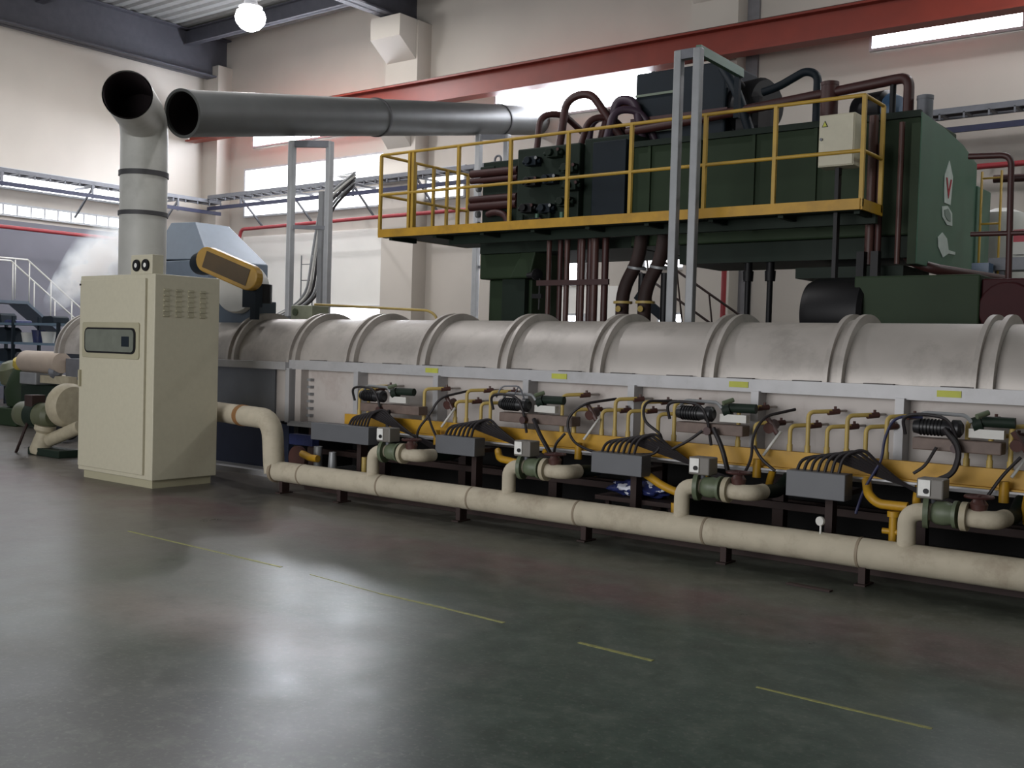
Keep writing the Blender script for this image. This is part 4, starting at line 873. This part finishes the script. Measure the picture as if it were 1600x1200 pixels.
# shelf rack
rk = thing('storage_rack', 'blue-grey steel storage rack at the left edge in front of the stairs', 'rack', (-22.7, 12, 0))
for x in (-24.9, -23.4, -21.5):
    for y in (12, 12.6): MB().box(x-.03, x+.03, y-.03, y+.03, 0, 2.05 if x < -22 else 1.92).build('upright', M_teal, rk)
for z in (.5, 1.0, 1.45, 1.88): MB().box(-24.9, -21.5, 12, 12.6, z-.03, z+.02).build('shelf', mat('rack_blue', '5C7080', .5), rk)
for i, (x, w_, z, h_, m_, lab) in enumerate([(-24.4, .6, 1.90, .22, M_teal, 'dark lump on the top shelf at the left end of the rack'), (-23.7, .55, 1.90, .07, M_bluepl, 'flat dark bundle on the top shelf of the rack'), (-22.1, .5, 1.90, .16, M_teal, 'dark box on the top shelf at the right end of the rack'),
                                         (-24.3, .9, 1.47, .33, M_teal, 'large dark crate on the second shelf of the rack'), (-22.75, .32, 1.47, .28, M_bluepl, 'dark blue bucket on the second shelf of the rack'), (-23.2, .22, 1.47, .22, M_white, 'white carton left of the blue bucket'), (-22.35, .2, 1.47, .25, M_white, 'white carton right of the blue bucket'),
                                         (-24.2, .8, 1.02, .3, M_teal, 'dark crate on the third shelf of the rack'), (-23.1, .8, 1.02, .24, M_tray, 'grey crate on the third shelf of the rack')]):
    mb = MB()
    if 'bucket' in lab: mb.lathe([(.12, 0), (.16, h_), (.15, h_), (.11, .02)], (x, 12.25, z), n=18)
    else: mb.prism([(x-w_/2, z), (x+w_/2, z), (x+w_/2*.92, z+h_*.8), (x+w_/2*.6, z+h_), (x-w_/2*.7, z+h_*.95), (x-w_/2, z+h_*.6)], 'y', 12.08, 12.45)
    o = mb.build(['stored_part', 'folded_tarp', 'stored_box', 'parts_crate', 'bucket', 'carton', 'carton', 'parts_crate', 'parts_crate'][i], m_, None, .01); tag(o, lab, ['part', 'tarp', 'box', 'crate', 'bucket', 'carton', 'carton', 'crate', 'crate'][i], 'goods stored on the rack')
# roller machine
t = thing('roller_machine', 'machine with a tan roller drum on a pale frame, left of the cabinet', 'machine', (-17.3, 9.6, 0))
MB().lathe([(.05, 0), (.17, .01), (.19, .06), (.19, 1.15), (.17, 1.22), (.05, 1.23)], (-18.2, 9.55, 1.17), (1, 0, 0), 26).build('roller_drum', M_tan, t)
MB().box(-18.1, -17.55, 9.4, 9.9, .78, .99).build('pale_box', M_pole, t, .02)
MB().box(-17.5, -16.6, 9.45, 9.9, .82, .95).build('pale_table', M_flange, t)
MB().box(-18.25, -16.6, 9.5, 10.2, .35, .78).build('dark_base', M_greend, t, .03)
MB().box(-16.95, -16.5, 9.6, 10.0, .9, 1.25).lathe([(.02, 0), (.1, .01), (.12, .1), (.06, .16)], (-17.15, 9.5, 1.02), (1, -.2, 0), 16).build('drive', M_tray, t)
for x in (-18.15, -17.6, -16.8): MB().box(x-.06, x+.06, 9.6, 10.1, 0, .36).build('leg', M_greend, t)
t = thing('green_pump', 'dark green pump casting with a yellow cap at the left edge', 'pump', (-19, 9.8, 0))
MB().lathe([(.1, 0), (.34, .04), (.4, .3), (.3, .6), (.16, .85), (.12, .9)], (-18.75, 9.9, .3), (0, 0, 1), 20).box(-19.2, -18.4, 9.5, 10.2, 0, .32).build('casting', M_green, t, .02)
MB().lathe([(.12, 0), (.14, .05), (.11, .16), (.0, .2)], (-18.45, 9.62, 1.06), (.3, -.4, 1), 18).build('yellow_cap', mat('cap_yellow', 'B9A44A', .5), t)
MB().lathe([(.2, 0), (.24, .05), (.22, .3), (.1, .4)], (-19.4, 10.0, .75), (0, -.4, 1), 16).build('motor', M_olive, t)
# blower
t = thing('centrifugal_blower', 'olive centrifugal blower with its motor on a low stand left of the cabinet', 'blower', (-13.9, 7.6, 0))
MB().lathe([(.03, 0), (.13, .01), (.17, .05), (.18, .14), (.175, .75), (.12, .80)], (-14.62, 7.62, .52), (1, .05, 0), 28).build('motor', M_olive, t)
MB().lathe([(.17, 0), (.184, .01), (.184, .2), (.17, .21)], (-14.3, 7.63, .52), (1, .05, 0), 28).build('dark_shell', M_greend, t)
MB().lathe([(.05, 0), (.27, .02), (.3, .08), (.3, .2), (.26, .26), (.05, .27)], (-13.75, 7.75, .68), (1, .05, 0), 30).build('volute', M_flange, t)
MB().box(-14.3, -14.1, 7.5, 7.7, .62, .8).build('terminal_box', M_brown, t, .01)
MB().cyl((-14.2, 7.5, .42), (-14.35, 7.42, 0), .02, 8).cyl((-14.2, 7.7, .42), (-14.32, 7.8, 0), .02, 8).build('stand_leg', M_brown, t)
MB().lathe([(.04, 0), (.13, .01), (.15, .06), (.1, .3), (.14, .34), (.14, .4)], (-13.95, 7.55, .0), (.15, .1, 1), 20).build('lower_casting', M_flange, t)
MB().box(-14.1, -13.3, 7.45, 7.75, .0, .10).build('base', M_greend, t, .01)
MB().cyl((-13.8, 7.6, .2), (-13.2, 7.7, .42), .09, 16).build('outlet', M_flange, t)
t = thing('small_motor', 'small dark motor on the floor behind the olive blower', 'motor', (-15.8, 8.8, 0))
MB().lathe([(.05, 0), (.14, .01), (.15, .1), (.15, .5), (.1, .55)], (-16.0, 8.8, .3), (1, -.1, 0), 20).box(-16.0, -15.4, 8.7, 8.95, 0, .16).build('motor_body', M_pole, t)
MB().lathe([(.05, 0), (.16, .01), (.16, .2), (.05, .22)], (-15.45, 8.72, .2), (1, 0, 0), 20).build('wheel', M_black, t)
